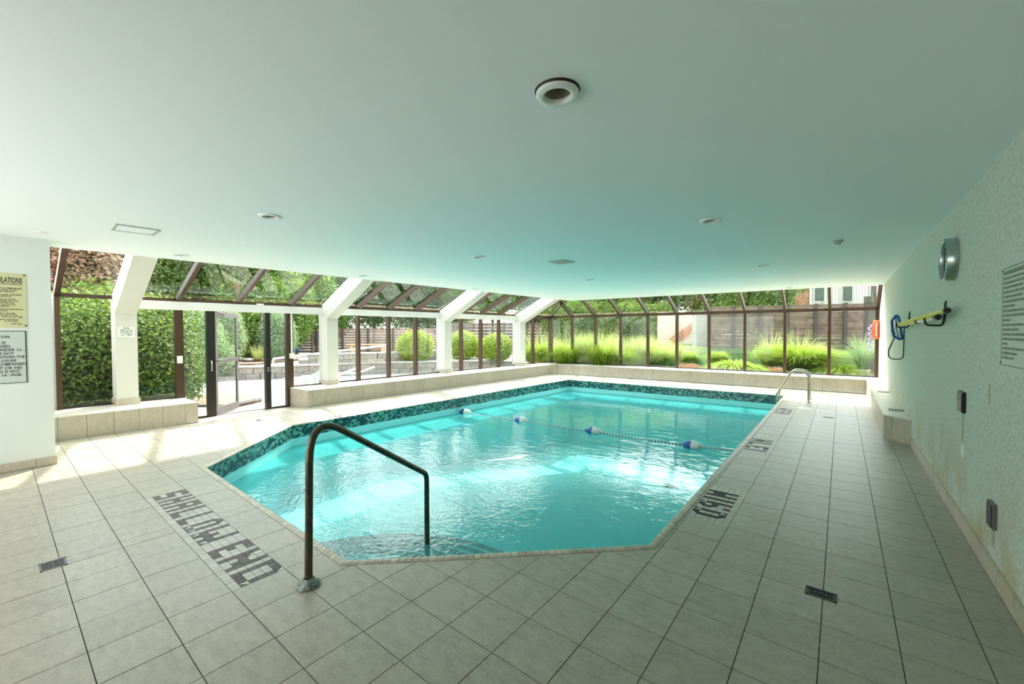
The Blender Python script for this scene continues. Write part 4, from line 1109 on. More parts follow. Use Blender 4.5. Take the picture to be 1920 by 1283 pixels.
# access hatch and vent
def plate(name, corners, lab, cat, slats):
    cs = [W(*c) for c in corners]
    cx_ = sum(c[0] for c in cs)/4; cy_ = sum(c[1] for c in cs)/4
    t = empty(name, (cx_, cy_, CEIL-.012), lab, cat)
    def ins(k): return [((c[0]-cx_)*k+cx_, (c[1]-cy_)*k+cy_) for c in cs]
    o_, i_ = ins(1.0), ins(.90); fr_ = MB()
    for q in range(4): fr_.hexa([(*o_[q], CEIL-.012), (*o_[(q+1) % 4], CEIL-.012), (*i_[(q+1) % 4], CEIL-.012), (*i_[q], CEIL-.012)],
                                [(*o_[q], CEIL+.001), (*o_[(q+1) % 4], CEIL+.001), (*i_[(q+1) % 4], CEIL+.001), (*i_[q], CEIL+.001)])
    fr_.build('frame', M['grey_plastic'], t)
    i2 = ins(.87)
    if slats:
        MB().prism(i2, CEIL-.003, CEIL+.001).build('backing', M['black_plastic'], t)
        for s_ in range(8):
            a0 = lerp2(i2[0], i2[3], (s_+.2)/8); a1 = lerp2(i2[1], i2[2], (s_+.2)/8); b0 = lerp2(i2[0], i2[3], (s_+.75)/8); b1 = lerp2(i2[1], i2[2], (s_+.75)/8)
            MB().prism([a0, a1, b1, b0], CEIL-.012, CEIL-.003).build('slat', M['grey_plastic'], t)
    else: MB().prism(i2, CEIL-.008, CEIL+.001).build('panel', M['paint'], t)
plate('access_hatch', [(-5.515, .775), (-5.505, 1.115), (-5.83, 1.12), (-5.86, .785)], 'square access hatch in the near left ceiling', 'hatch', False)
plate('ceiling_vent', [(-3.50, 5.25), (-3.22, 5.25), (-3.22, 5.56), (-3.50, 5.56)], 'square slatted air vent in the middle of the ceiling', 'vent', True)

# ================================================================ OUTSIDE
def C(px_, py_, z=None, depth=None):
    """world point seen at a photograph pixel, at a height or a depth"""
    d = _f*F_PX+_r2*(px_-960)+_d2*(py_-641.5)
    t_ = (z-CAM_H)/d.z if z is not None else depth/F_PX
    return Vector((0, 0, CAM_H))+d*t_
PZ = -.08
gnd = MB(); gnd.box(-60, -9.65, -30, 60, PZ-.3, PZ-.02); gnd.box(-9.65, 40, 14.15, 60, PZ-.3, PZ-.02)
structure(gnd.build('ground', M['soil']))
# patio paving outside the door, laid as slabs
pv = empty('patio', (-11.5, 5, PZ), 'pale paved patio outside the glass door', 'paving')
MB().box(-16.5, -9.47, 2.3, 13.5, PZ-.02, PZ-.008).build('bed', M['paving_joint'], pv)
k = 0
for i in range(15):
    for j in range(24):
        x0_, y0_ = -16.5+i*.47, 2.3+j*.47
        if k < 300: MB().box(x0_+.004, x0_+.466, y0_+.004, y0_+.466, PZ-.01, PZ+random.uniform(-.001, .001)).build('slab', M['paving'], pv)
        k += 1
# block retaining wall, curving round the patio
rwp = [C(300, 716, PZ), C(404, 713, PZ), C(500, 710.5, PZ), C(600, 706, PZ), C(700, 701, PZ), C(790, 699, PZ), C(900, 697, PZ), C(960, 696, PZ)]
path = []
for i in range(len(rwp)-1):
    for q in range(12): path.append(rwp[i].lerp(rwp[i+1], q/12))
rw = empty('retaining_wall', rwp[3], 'curved beige block retaining wall behind the patio', 'wall')
def resample(path, step):
    out = [path[0]]; acc = 0
    for i in range(1, len(path)):
        a, b2 = path[i-1], path[i]; d = (b2-a).length
        while acc+d >= step:
            a = a.lerp(b2, (step-acc)/d); out.append(a.copy()); d = (b2-a).length; acc = 0
        acc += d
    return out
def wall_blocks(parent, path, z0, rows, bh, bl, th, capped=True):
    n_ = 0
    for row in range(rows):
        pp = resample(path, bl)
        if row % 2: pp = [pp[i].lerp(pp[i+1], .5) for i in range(len(pp)-1)]
        for i in range(len(pp)-1):
            if n_ > 280: break
            n_ += 1
            a, b2 = pp[i], pp[i+1]; e = (b2-a).normalized(); nn = Vector((-e.y, e.x, 0))*th/2; a = a+e*.006; b2 = b2-e*.006
            jit = nn.normalized()*random.uniform(-.008, .008)
            zz0 = z0+row*bh; zz1 = zz0+bh-.01
            q = [a-nn+jit, b2-nn+jit, b2+nn+jit, a+nn+jit]
            MB().hexa([(v.x, v.y, zz0) for v in q], [(v.x, v.y, zz1) for v in q]).build('block', M['block'], parent)
    if capped:
        pp = resample(path, bl*1.5)
        for i in range(len(pp)-1):
            a, b2 = pp[i], pp[i+1]; e = (b2-a).normalized(); nn = Vector((-e.y, e.x, 0))*(th/2+.03); a = a+e*.003; b2 = b2-e*.003
            q = [a-nn, b2-nn, b2+nn, a+nn]; zz0 = z0+rows*bh
            MB().hexa([(v.x, v.y, zz0) for v in q], [(v.x, v.y, zz0+.06) for v in q]).build('cap_stone', M['cap'], parent)
wall_blocks(rw, path, PZ, 2, .2, .42, .3)
# upper terrace behind it
UZ = PZ+.42
nn_ = []
for p in rwp: nn_.append((p.x, p.y))
far_ = [(p.x*2.6, p.y*2.6) for p in reversed(rwp)]
tag(MB().prism(nn_+far_, PZ-.25, UZ-.02).build('upper_terrace', M['paving']), 'raised pale terrace behind the block retaining wall', 'terrace')
# planting bed on the terrace left end (seen through the open door)
bed = [C(300, 689, UZ), C(480, 685, UZ), C(510, 681, UZ), C(560, 676, UZ), C(560, 655, UZ), C(300, 655, UZ)]
tag(MB().prism([(p.x, p.y) for p in bed][::-1], UZ-.03, UZ+.06).build('planting_bed', M['soil']), 'dark mulch planting bed behind the retaining wall by the door', 'bed')
# back planter wall on the terrace
pw = [C(560, 684, UZ), C(640, 682, UZ), C(720, 680, UZ), C(800, 675, UZ), C(860, 672, UZ)]
path2 = []
for i in range(len(pw)-1):
    for q in range(10): path2.append(pw[i].lerp(pw[i+1], q/10))
pwt = empty('planter_wall', pw[2], 'low pale planter wall on the upper terrace before the fence', 'wall')
wall_blocks(pwt, path2, UZ, 2, .17, .6, .25)
# slab bench on the terrace
q0 = C(690, 668, depth=19.0); tb = empty('garden_bench', (q0.x, q0.y, UZ), 'wooden slab bench on the upper terrace', 'bench')
e = _r2.copy(); e.z = 0; e.normalize(); fw_ = Vector((-e.y, e.x, 0))
def obox(c, e, w, f_, d, z0, z1):
    a = [c-e*w-f_*d, c+e*w-f_*d, c+e*w+f_*d, c-e*w+f_*d]
    return MB().hexa([(v.x, v.y, z0) for v in a], [(v.x, v.y, z1) for v in a])
M['bench_wood'] = simple('orange bench timber', (.50, .30, .15), .6, noise=.2)
BZ = UZ+.42
for k in range(3): obox(q0+fw_*(k-1)*.15, e, .95, fw_, .065, BZ+.16, BZ+.21).build('seat_plank', M['bench_wood'], tb)
for s_ in (-.7, .7): obox(q0+e*s_, e, .05, fw_, .18, UZ, BZ+.16).build('leg', M['bench_wood'], tb)
# door-side kerb
k0, k1 = C(404, 783, PZ), C(492, 752, PZ)
kb = empty('paving_kerb', C(450, 762, PZ), 'low pale kerb of long stones just outside the door', 'kerb')
a0, a1 = C(447, 763, PZ), C(491, 753, PZ); ee = (a1-a0).normalized(); nrm_ = Vector((-ee.y, ee.x, 0))
for s_ in range(3):
    p0, p1 = a0.lerp(a1, s_/3+.005), a0.lerp(a1, (s_+1)/3-.005); qq = [p0, p1, p1+nrm_*.12, p0+nrm_*.12]
    MB().hexa([(v.x, v.y, PZ) for v in qq], [(v.x, v.y, PZ+.11) for v in qq]).build('stone', M['cap'], kb)
kp = [a1, C(466, 743, PZ), C(352, 744, PZ), C(352, 764, PZ)]
tag(MB().prism([(p.x, p.y) for p in [a0]+kp][::-1], PZ-.01, PZ+.05).build('mulch_bed', M['soil']), 'brown mulch bed beside the open door', 'bed')

# fences -----------------------------------------------------------
def fence(name, a, b2, z0, z1, nplank, bays, label, mat, post_every=1, group=None):
    a = Vector(a); b2 = Vector(b2); e = (b2-a); e.z = 0; L_ = e.length; e.normalize(); nn = Vector((-e.y, e.x, 0))
    t = empty(name, (a.x, a.y, z0), label, 'fence')
    ph = (z1-z0)/nplank
    for bi in range(bays):
        s0, s1 = L_*bi/bays, L_*(bi+1)/bays
        for k in range(nplank):
            c = a+e*(s0+s1)/2+nn*random.uniform(-.008, .008)
            obox(c, e, (s1-s0)/2-.01, nn, .015, z0+k*ph+.006, z0+(k+1)*ph-.006).build('plank', M[mat], t)
    for bi in range(bays+1):
        c = a+e*(L_*bi/bays)
        sg = 1 if (Vector((0, 0, 0))-c).dot(nn) > 0 else -1
        obox(c+nn*sg*.06, e, .06, nn, .06, z0, z1+.03).build('post', M['fence_post'], t)
    return t
fa_, fb_ = C(545, 640, depth=24), C(830, 640, depth=25)
fence('timber_fence', fa_, fb_, UZ, 1.74, 9, 6, 'pale brown horizontal plank fence beyond the terrace', 'wood_fence2')
fence('timber_fence', C(822, 640, depth=25.2), C(1075, 640, depth=24), UZ, 2.05, 9, 6, 'darker plank fence behind the round shrubs', 'wood_fence')
fence('timber_fence', C(1328, 640, depth=18.5), C(1640, 640, depth=16.5), .75, 2.62, 12, 6, 'dark brown plank fence behind the ornamental grasses', 'wood_fence')
# dark post row at the right end
for k, (px_, dpt) in enumerate(((1626, 14.9), (1640, 14.2))):
    c = C(px_, 640, depth=dpt)
    tag(obox(c, e, .10, fw_, .06, 0, 2.75).build('gate_post', M['fence_post']), ('left' if k == 0 else 'right')+' dark post outside the last back window', 'post', 'dark posts at the end of the fence')
# raised grass berm along the back
berm = MB()
bl = [C(1040, 640, depth=17), C(1330, 640, depth=16.5), C(1700, 640, depth=15)]
b2l = [C(1040, 640, depth=30), C(1330, 640, depth=30), C(1760, 640, depth=30)]
vs = []
for p in bl: vs.append((p.x, p.y, PZ-.02))
for i, p in enumerate(bl): q = p.lerp(b2l[i], .12); vs.append((q.x, q.y, .78))
for p in b2l: vs.append((p.x, p.y, 1.1))
berm.add(vs, [(0, 1, 4, 3), (1, 2, 5, 4), (3, 4, 7, 6), (4, 5, 8, 7)])
tag(berm.build('grass_bank', M['lawn']), 'green bank rising to the back fence', 'bank')
lw = MB(); lw.box(-8.5, 1.5, 14.2, 16.2, PZ-.05, .02); tag(lw.build('lawn_strip', M['lawn']), 'lawn strip right outside the back windows', 'lawn')
# stair block with orange railing and concrete pier
sp = C(1311, 640, depth=19.6)
pier = tag(obox(sp, e, .24, fw_, .24, .1, 2.45).build('concrete_pier', M['concrete']), 'grey concrete pier outside behind the grasses', 'pier')
sw = C(1272, 640, depth=21.5); stw = empty('stair_wall', (sw.x, sw.y, .3), 'peach stucco stair wall with an orange railing', 'wall')
obox(sw, e, 1.05, fw_, .15, .1, 2.5).build('panel', M['stucco'], stw)
for k in range(3):
    p0 = C(1256, 651-k*7, depth=21.2); p1 = C(1308, 612-k*6, depth=21.2)
    MB().tube([p0, p1], .035, 6).build('rail', M['rail_orange'], stw)
for k in range(5):
    s_ = (k+.5)/5; p0 = C(1256, 655, depth=21.2).lerp(C(1308, 616, depth=21.2), s_); p1 = C(1256, 635, depth=21.2).lerp(C(1308, 598, depth=21.2), s_)
    MB().tube([p0, p1], .025, 6).build('baluster', M['rail_orange'], stw)
# distant building above the fence
bc = C(1590, 560, depth=34); bl_ = empty('house', (bc.x, bc.y, 0), 'cream sided house seen above the back fence', 'house')
obox(bc+fw_*2, e, 5.5, fw_, 1.8, 0, 7.2).build('wall', M['brick_far'], bl_)
for k in range(26): obox(bc-e*3.0+e*k*.24+fw_*.1, e, .1, fw_, .04, 3.0, 6.6).build('siding_board', M['siding'], bl_)
for k in range(3):
    c = bc-e*(2.4-k*2.3)
    f_ = obox(c, e, .45, fw_, .06, 3.9, 5.3).build('window', M['siding'], bl_); obox(c-fw_*.03, e, .38, fw_, .05, 3.98, 5.22).build('pane', M['dark_glass'], f_)
# white garden handrail
g0, g1 = C(512, 673, depth=14.6), C(724, 648, depth=17.5)
hrail = empty('garden_rail', (g0.x, g0.y, PZ), 'thin white rail running beside the patio', 'rail')
MB().tube([g0, g1], .035, 8).build('top_rail', M['white_plastic'], hrail)
MB().tube([C(505, 694, depth=14.6), C(745, 676, depth=17.5)], .03, 8).build('lower_rail', M['white_plastic'], hrail)
for s_ in (.0, .5, 1):
    p = g0.lerp(g1, s_); MB().tube([(p.x, p.y, PZ), tuple(p)], .028, 8).build('post', M['white_plastic'], hrail)

# loungers -----------------------------------------------------------
def lounger(loc, rot, label):
    t = empty('sun_lounger', (0, 0, 0), label, 'sun lounger', 'strap loungers on the patio')
    for s_ in (-.31, .31):
        MB().tube(smooth_path([(-.95, s_, .36), (.25, s_, .34), (.95, s_, .58)], .2), .018, 8).build('side_rail', M['chair_frame'], t)
        for x0_, x1_ in ((-.80, -.5), (.1, .4)):
            MB().tube(smooth_path([(x0_, s_, .345), (x0_-.04, s_, .02), (x1_+.04, s_, .02), (x1_, s_, .345)], .08, 5), .016, 8).build('leg', M['chair_frame'], t)
    MB().tube([(.95, -.31, .58), (.95, .31, .58)], .016, 8).build('head_bar', M['chair_frame'], t)
    for k in range(20):
        x_ = -.9+k*.095; z_ = .355 if x_ < .22 else .34+(x_-.25)*.34
        MB().box(x_-.028, x_+.028, -.32, .32, z_-.003, z_+.012).build('strap', M['strap'], t)
    return t
lo0 = lounger(None, 0, 'pale strap lounger on the patio behind the second column')
s0 = C(618, 722, PZ); lo0.location = (s0.x, s0.y, PZ+.0); lo0.rotation_euler = (0, 0, 1.1); lo0.scale = (.8, .8, .8)
s0 = C(585, 724, PZ); copy_tree(lo0, (s0.x, s0.y, PZ), 1.9, .8, 'pale strap lounger left of the second column with its back to the door')
s0 = C(655, 717, PZ); copy_tree(lo0, (s0.x, s0.y, PZ), 1.0, .8, 'strap lounger right of the second column with dark straps')

# ---------------------------------------------------------------- plants
def np_mesh(name, V, Fc, tint, mat):
    me = bpy.data.meshes.new(name); nv = len(V); nf, k = Fc.shape
    me.vertices.add(nv); me.vertices.foreach_set('co', V.astype(np.float32).ravel())
    me.loops.add(nf*k); me.loops.foreach_set('vertex_index', Fc.astype(np.int32).ravel())
    me.polygons.add(nf); me.polygons.foreach_set('loop_start', np.arange(0, nf*k, k, dtype=np.int32))
    me.update(calc_edges=True)
    at = me.attributes.new('tint', 'FLOAT', 'FACE'); at.data.foreach_set('value', tint.astype(np.float32))
    me.materials.append(mat); me.validate(); return me
def leaf_cloud(name, blobs, count, size, mat, seed, hollow=.55, aspect=1.8, clump=.35):
    rg = np.random.default_rng(seed); vol = np.array([b[3]*b[4]*b[5] for b in blobs]); pick = rg.choice(len(blobs), count, p=vol/vol.sum())
    B = np.array(blobs)[pick]
    d = rg.normal(size=(count, 3)); d /= np.linalg.norm(d, axis=1)[:, None]
    # push leaves into sprays so that gaps stay between them
    ns = max(12, count//60); cd = rg.normal(size=(ns, 3)); cd /= np.linalg.norm(cd, axis=1)[:, None]
    d = d*(1-clump)+cd[rg.integers(0, ns, count)]*clump; d /= np.linalg.norm(d, axis=1)[:, None]
    r = (hollow+(1-hollow)*rg.random(count)**.6)*(1+.10*rg.normal(size=count))
    P = B[:, :3]+d*B[:, 3:6]*r[:, None]
    nrm = d+rg.normal(size=(count, 3))*.7+np.array([0, 0, .35]); nrm /= np.linalg.norm(nrm, axis=1)[:, None]
    t = np.cross(nrm, rg.normal(size=(count, 3))); t /= np.linalg.norm(t, axis=1)[:, None]; bt = np.cross(nrm, t)
    s = size*(.6+.8*rg.random(count))[:, None]
    V = np.empty((count, 4, 3)); V[:, 0] = P-t*s*aspect/2; V[:, 1] = P+bt*s/2; V[:, 2] = P+t*s*aspect/2; V[:, 3] = P-bt*s/2
    keep = V[:, :, 2].min(axis=1) > .02
    V = V[keep]; P = P[keep]; n_ = len(V)
    tint = np.clip(.5+.28*rg.normal(size=n_), 0, 1)
    return np_mesh(name, V.reshape(-1, 3), np.arange(n_*4).reshape(-1, 4), tint, mat)
def grass_mesh(name, count, height, spread, width, mat, seed, base=.18, droop=1.0):
    rg = np.random.default_rng(seed); S = 6
    a = rg.random(count)*2*PI; rb = base*np.sqrt(rg.random(count)); x0 = rb*np.cos(a); y0 = rb*np.sin(a)
    a2 = a+rg.normal(size=count)*.5; h = height*(.55+.45*rg.random(count)); out = spread*(.25+.75*rg.random(count))
    w = width*(.6+.6*rg.random(count)); V = np.empty((count, S+1, 2, 3))
    for k in range(S+1):
        t = k/S; x = x0+np.cos(a2)*out*t**1.6; y = y0+np.sin(a2)*out*t**1.6
        z = h*(1.55*t-.55*droop*t**2.6*(.6+out/spread)); z = np.maximum(z, .01)
        ww = w*(1-t**2*.95)*.5; px_ = -np.sin(a2)*ww; py_ = np.cos(a2)*ww
        V[:, k, 0] = np.stack([x+px_, y+py_, z], 1); V[:, k, 1] = np.stack([x-px_, y-py_, z], 1)
    idx = (np.arange(count)*(S+1)*2)[:, None]; F_ = []
    for k in range(S): F_.append(np.stack([idx[:, 0]+2*k, idx[:, 0]+2*k+1, idx[:, 0]+2*k+3, idx[:, 0]+2*k+2], 1))
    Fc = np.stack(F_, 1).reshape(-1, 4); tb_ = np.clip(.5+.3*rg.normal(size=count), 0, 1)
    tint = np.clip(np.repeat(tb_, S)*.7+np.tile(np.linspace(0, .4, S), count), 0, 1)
    return np_mesh(name, V.reshape(-1, 3), Fc, tint, mat)
def plant(name, loc, label, cat, meshes, scale=1, rot=0, group=None, trunk=None):
    t = empty(name, loc, label, cat, group); t.rotation_euler = (0, 0, rot); t.scale = scale if isinstance(scale, tuple) else (scale,)*3
    for nm_, me in meshes:
        o = bpy.data.objects.new(nm_, me); COL.objects.link(o); o.parent = t
        o['kind'] = 'stuff'
    if trunk:
        mb = MB()
        for pth, rs in trunk: mb.tube(pth, rs, 8)
        me = bpy.data.meshes.new('trunk'); me.from_pydata(mb.v, [], mb.f); me.materials.append(M['bark'])
        o = bpy.data.objects.new('trunk', me); COL.objects.link(o); o.parent = t
    return t
def crown(seed, R, z0, h, n_):
    rg = random.Random(seed); bl_ = [(0, 0, z0+h*.5, R*.75, R*.75, h*.42)]
    for k in range(n_):
        a = rg.random()*2*PI; rr_ = R*(.35+.45*rg.random()); z = z0+h*(.15+.75*rg.random()); s_ = R*(.32+.25*rg.random())
        bl_.append((rr_*math.cos(a), rr_*math.sin(a), z, s_, s_, s_*.8))
    return bl_
def trunk_for(h, r, seed):
    rg = random.Random(seed); tr_ = [([(0, 0, -.1), (.05, 0, h*.5), (0, .05, h)], [r, r*.8, r*.5])]
    for k in range(4):
        a = rg.random()*2*PI; z = h*(.6+.3*rg.random()); tr_.append(([(0.02, 0.02, z), (math.cos(a)*.5, math.sin(a)*.5, z+.6), (math.cos(a)*1.1, math.sin(a)*1.1, z+1.3)], [r*.5, r*.35, r*.15]))
    return tr_
tree_me = [leaf_cloud('crown', crown(1, 2.3, 2.2, 4.5, 9), 28000, .08, M['leaf_tree'], 1),
           leaf_cloud('crown', crown(2, 2.3, 1.2, 5.5, 10), 28000, .085, M['leaf_dark'], 2),
           leaf_cloud('crown', crown(3, 2.4, 1.0, 5.0, 9), 34000, .066, M['leaf_red'], 3),
           leaf_cloud('crown', crown(4, 2.4, .6, 5.5, 10), 32000, .08, M['leaf_shrub'], 4)]
def tree(px_, depth, kind, label, scale=1, rot=0, z=0, name='tree'):
    c = C(px_, 640, depth=depth)
    return plant(name, (c.x, c.y, z), label, 'tree', [('foliage', tree_me[kind])], scale, rot, 'trees outside the windows', trunk_for(3.5, .11, px_))
tree(150, 16.5, 2, 'tree with turning red leaves outside the leftmost window', 1.15, .4)
tree(60, 18.5, 3, 'green tree left of the red leaved tree', 1.1, 1.2)
tree(300, 19, 3, 'green tree behind the column with the notice', 1.0, 2.2)
tree(228, 21.5, 2, 'farther tree with turning leaves behind the left shrubs', 1.1, 1.9)
tree(385, 21, 1, 'dark tree seen through the glass left of the door leaf', 1.05, .9)
tree(475, 20, 0, 'bright green tree framed by the open door', 1.0, 2.9)
tree(545, 24, 0, 'light green tree right of the open door', 1.0, 3.6)
tree(585, 23, 0, 'leafy tree between the door and the pale fence', .8, 2.0)
tree(620, 28, 1, 'dark tree above the pale fence behind the second column', 1.0, .3)
tree(700, 30, 1, 'dark tree above the pale fence right of the second column', 1.05, 1.3)
tree(775, 28.5, 1, 'dark tree above the fence behind the round shrub', 1.0, 2.4)
tree(850, 30, 3, 'green tree behind the third column', 1.0, 3.3)
tree(925, 28, 0, 'light green tree left of the far column', 1.0, 4.1)
tree(1010, 29, 1, 'dark tree behind the far left corner', 1.05, 5.0)
tree(1080, 27, 0, 'light tree seen over the grasses at the far corner', 1.0, .6)
tree(1150, 29, 3, 'green tree above the left half of the back windows', 1.1, 1.7)
tree(1230, 31, 1, 'dark tree behind the stair wall', 1.1, 2.6)
tree(1340, 27, 3, 'green tree above the concrete pier', 1.1, 3.9)
tree(1420, 26, 3, 'green tree above the dark plank fence', 1.05, 4.6)
# dense shrubs pressed against the left windows
sh_me = [leaf_cloud('foliage', [(0, 0, .9, .9, .9, .95), (.3, .3, 1.5, .6, .6, .6), (-.3, -.4, 1.3, .6, .6, .7), (.2, -.5, .6, .7, .6, .6), (-.4, .5, .6, .6, .6, .6)], 30000, .034, M['leaf_shrub'], 21, .5),
         leaf_cloud('foliage', [(0, 0, .9, .85, .85, .95), (.2, -.3, 1.6, .55, .55, .6), (-.3, .4, 1.4, .5, .5, .6), (0, .6, .6, .6, .6, .6)], 24000, .036, M['leaf_pale'], 22, .5)]
def shrub(loc, kind, label, s_=1, rot=0): return plant('shrub', loc, label, 'shrub', [('foliage', sh_me[kind])], s_, rot, 'bushy shrubs against the left windows', [([(0, 0, -.05), (0.05, 0, .9)], [.05, .02]), ([(0, 0, .1), (.3, .3, 1.2)], [.03, .012]), ([(0, 0, .1), (-.3, -.3, 1.1)], [.03, .012])])
shrub((-10.75, .75, PZ), 0, 'dense green shrub behind the leftmost window', (1.0, 1.0, 1.05), .3)
shrub((-10.7, 1.9, PZ), 0, 'dense green shrub behind the window left of the door', (1.0, 1.0, 1.12), 1.4)
shrub((-12.0, 1.5, PZ), 0, 'taller green shrub in the second row behind the notice column', (1.2, 1.2, 1.3), 2.6)
shrub((-12.2, .0, PZ), 0, 'green shrub farther back behind the leftmost window', (1.2, 1.2, 1.25), 3.6)
c = C(372, 700, depth=13.2); shrub((c.x, c.y, PZ), 1, 'pale green shrub behind the sidelight left of the door leaf', (.95, .95, 1.15), .2)
c = C(424, 700, depth=15.5); shrub((c.x, c.y, UZ), 1, 'pale green shrub seen through the open door leaf', (.8, .8, .95), 1.2)
c = C(520, 650, depth=17.5); shrub((c.x, c.y, UZ), 1, 'pale shrub behind the right sidelight of the door', (.9, .9, 1.0), 4.2)
c = C(470, 650, depth=17.8); shrub((c.x, c.y, UZ), 0, 'dark green shrub under the tree in the door opening', (1.0, 1.0, .75), 5.2)
for k_, (px_, dp_) in enumerate(((1060, 23), (1105, 23.5), (1150, 23.5), (1195, 24), (1240, 24.5))):
    c = C(px_, 640, depth=dp_)
    plant('hedge_shrub', (c.x, c.y, .6), ('tall dark hedge shrub behind the grasses, %s from the far corner' % ('first', 'second', 'third', 'fourth', 'fifth')[k_]), 'shrub', [('foliage', sh_me[0])], (1.3, 1.3, 1.3), k_*1.1, 'hedge behind the grasses', [([(0, 0, -.05), (0, 0, 1)], [.05, .02])])
bush_me = leaf_cloud('foliage', [(0, 0, 1.9, 1.2, 1.2, 1.5), (.5, .4, 2.9, .8, .8, .9), (-.6, -.4, 2.6, .8, .8, .9)], 26000, .055, M['leaf_tree'], 51, .45)
for px_, dp_, sc_, lb in ((478, 18.6, 1.0, 'bright leafy bush filling the open doorway view'), (540, 20.5, 1.0, 'bright leafy bush behind the right sidelight'), (612, 25.6, 1.05, 'bright leafy bush over the left end of the pale fence')):
    c = C(px_, 640, depth=dp_); plant('leafy_bush', (c.x, c.y, UZ), lb, 'bush', [('foliage', bush_me)], sc_, px_, 'leafy bushes beyond the terrace', [([(0, 0, -.05), (0.05, 0, 1.8)], [.07, .03])])
# round clipped shrubs
ball = leaf_cloud('foliage', [(0, 0, .62, .70, .70, .62)], 14000, .034, M['leaf_lime'], 31, .82, clump=.18)
for px_, py_, dpt, s_, lab in ((779, 655, 16.6, .98, 'round lime green shrub left of the third column'), (868, 652, 17.4, .96, 'round lime green shrub right of the third column'), (932, 655, 16.6, .88, 'round lime green shrub before the last pane of the fourth bay'), (903, 660, 18.6, .7, 'smaller round shrub between the two larger ones')):
    c = C(px_, py_, depth=dpt); plant('round_shrub', (c.x, c.y, UZ-.02), lab, 'shrub', [('foliage', ball)], s_, px_, 'round clipped shrubs on the terrace', [([(0, 0, -.02), (0, 0, .5)], [.05, .03])])
# tree trunk standing in the door opening
c = C(446, 650, depth=16.4)
tag(MB().tube([(c.x, c.y, PZ+.3), (c.x-.03, c.y+.02, 1.6), (c.x+.02, c.y, 3.4)], [.10, .085, .07], 10).build('slim_tree', M['bark']), 'slim bare tree trunk beside the open door leaf', 'tree')
# ornamental grasses
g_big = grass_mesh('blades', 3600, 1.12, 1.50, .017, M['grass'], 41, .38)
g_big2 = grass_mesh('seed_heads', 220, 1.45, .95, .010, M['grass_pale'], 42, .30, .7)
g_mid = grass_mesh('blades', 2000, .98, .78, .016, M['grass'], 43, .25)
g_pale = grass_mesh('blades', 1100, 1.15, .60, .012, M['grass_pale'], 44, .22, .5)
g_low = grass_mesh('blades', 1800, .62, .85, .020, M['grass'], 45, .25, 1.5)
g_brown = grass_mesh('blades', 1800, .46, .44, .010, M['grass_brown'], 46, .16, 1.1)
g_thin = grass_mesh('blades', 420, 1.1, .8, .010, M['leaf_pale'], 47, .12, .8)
GG = 'ornamental grasses outside the back windows'
def grass(px_, depth, meshes, label, s_=1, z=0.0, rot=0, name='ornamental_grass', cat='grass plant'):
    c = C(px_, 660, depth=depth); return plant(name, (c.x, c.y, z), label, cat, meshes, s_, rot, GG)
grass(1500, 14.2, [('blades', g_big), ('seed_heads', g_big2)], 'largest fountain of bright green grass behind the ladder', (1.12, 1.12, 1.0), 0)
grass(1445, 15.6, [('blades', g_mid), ('seed_heads', g_big2)], 'tall loose grass left of the largest grass', 1.0, .1, 1)
grass(1375, 13.6, [('blades', g_low)], 'low arching bright grass right of the concrete pier', 1.15, 0, 2)
grass(1405, 13.4, [('blades', g_low)], 'low arching grass beside the brown tuft', .9, 0, 2.7)
grass(1572, 13.0, [('blades', g_low)], 'low dark green grass left of the clay pot', 1.0, 0, 3)
grass(1345, 16.0, [('blades', g_mid)], 'small grass at the foot of the concrete pier', .7, .1, 4)
for k, (px_, dp, ms, s_, lab) in enumerate(((1232, 15.2, g_mid, 1.0, 'bright grass left of the stair wall'), (1262, 15.8, g_pale, .85, 'pale plume grass before the orange railing'), (1190, 15.4, g_pale, 1.0, 'pale plume grass behind the fifth back pane'),
                                             (1172, 14.8, g_mid, .9, 'bright grass behind the fourth back pane'), (1130, 15.0, g_mid, 1.15, 'tall bright grass behind the third back pane'), (1100, 15.8, g_pale, 1.1, 'pale plume grass beside the tall bright grass'),
                                             (1062, 15.6, g_mid, 1.1, 'yellow green grass right of the far corner post'), (1088, 16.6, g_pale, 1.0, 'pale grass farther back near the far corner'), (1008, 16.6, g_mid, 1.15, 'bright grass left of the far corner post'),
                                             (1042, 18.0, g_pale, .9, 'pale grass seen beside the corner post'), (1212, 17.2, g_pale, 1.0, 'pale plume grass in the second row'), (1148, 17.4, g_pale, 1.05, 'pale plume grass behind the tall bright grass'),
                                             (1290, 17.4, g_mid, .7, 'green grass clump at the foot of the stair wall'))):
    ml = [('blades', ms)]
    if ms is g_mid: ml.append(('seed_heads', g_big2)) if k % 2 == 0 else None
    grass(px_, dp, ml, lab, s_, .0, k)
grass(1452, 13.1, [('blades', g_brown)], 'rusty brown tuft left of the largest grass', .9, .0, 1, 'brown_tuft', 'grass plant')
grass(1292, 13.9, [('blades', g_brown)], 'rusty brown tuft left of the concrete pier', 1.05, .0, 2, 'brown_tuft', 'grass plant')
grass(1205, 13.6, [('blades', g_brown)], 'dull brown tuft behind the fifth back pane', .8, .0, 3, 'brown_tuft', 'grass plant')
grass(1003, 15.3, [('blades', g_brown)], 'dry pale tuft at the foot of the far left grass', .9, .0, 4, 'brown_tuft', 'grass plant')
grass(484, 15.9, [('blades', g_brown), ('seed_heads', g_big2)], 'dry grass with plumes behind the retaining wall in the door opening', .5, UZ, 5)
grass(828, 18.5, [('blades', g_brown)], 'tall orange tuft beside the third column', (1.0, 1.0, 2.6), UZ, 6, 'brown_tuft', 'grass plant')
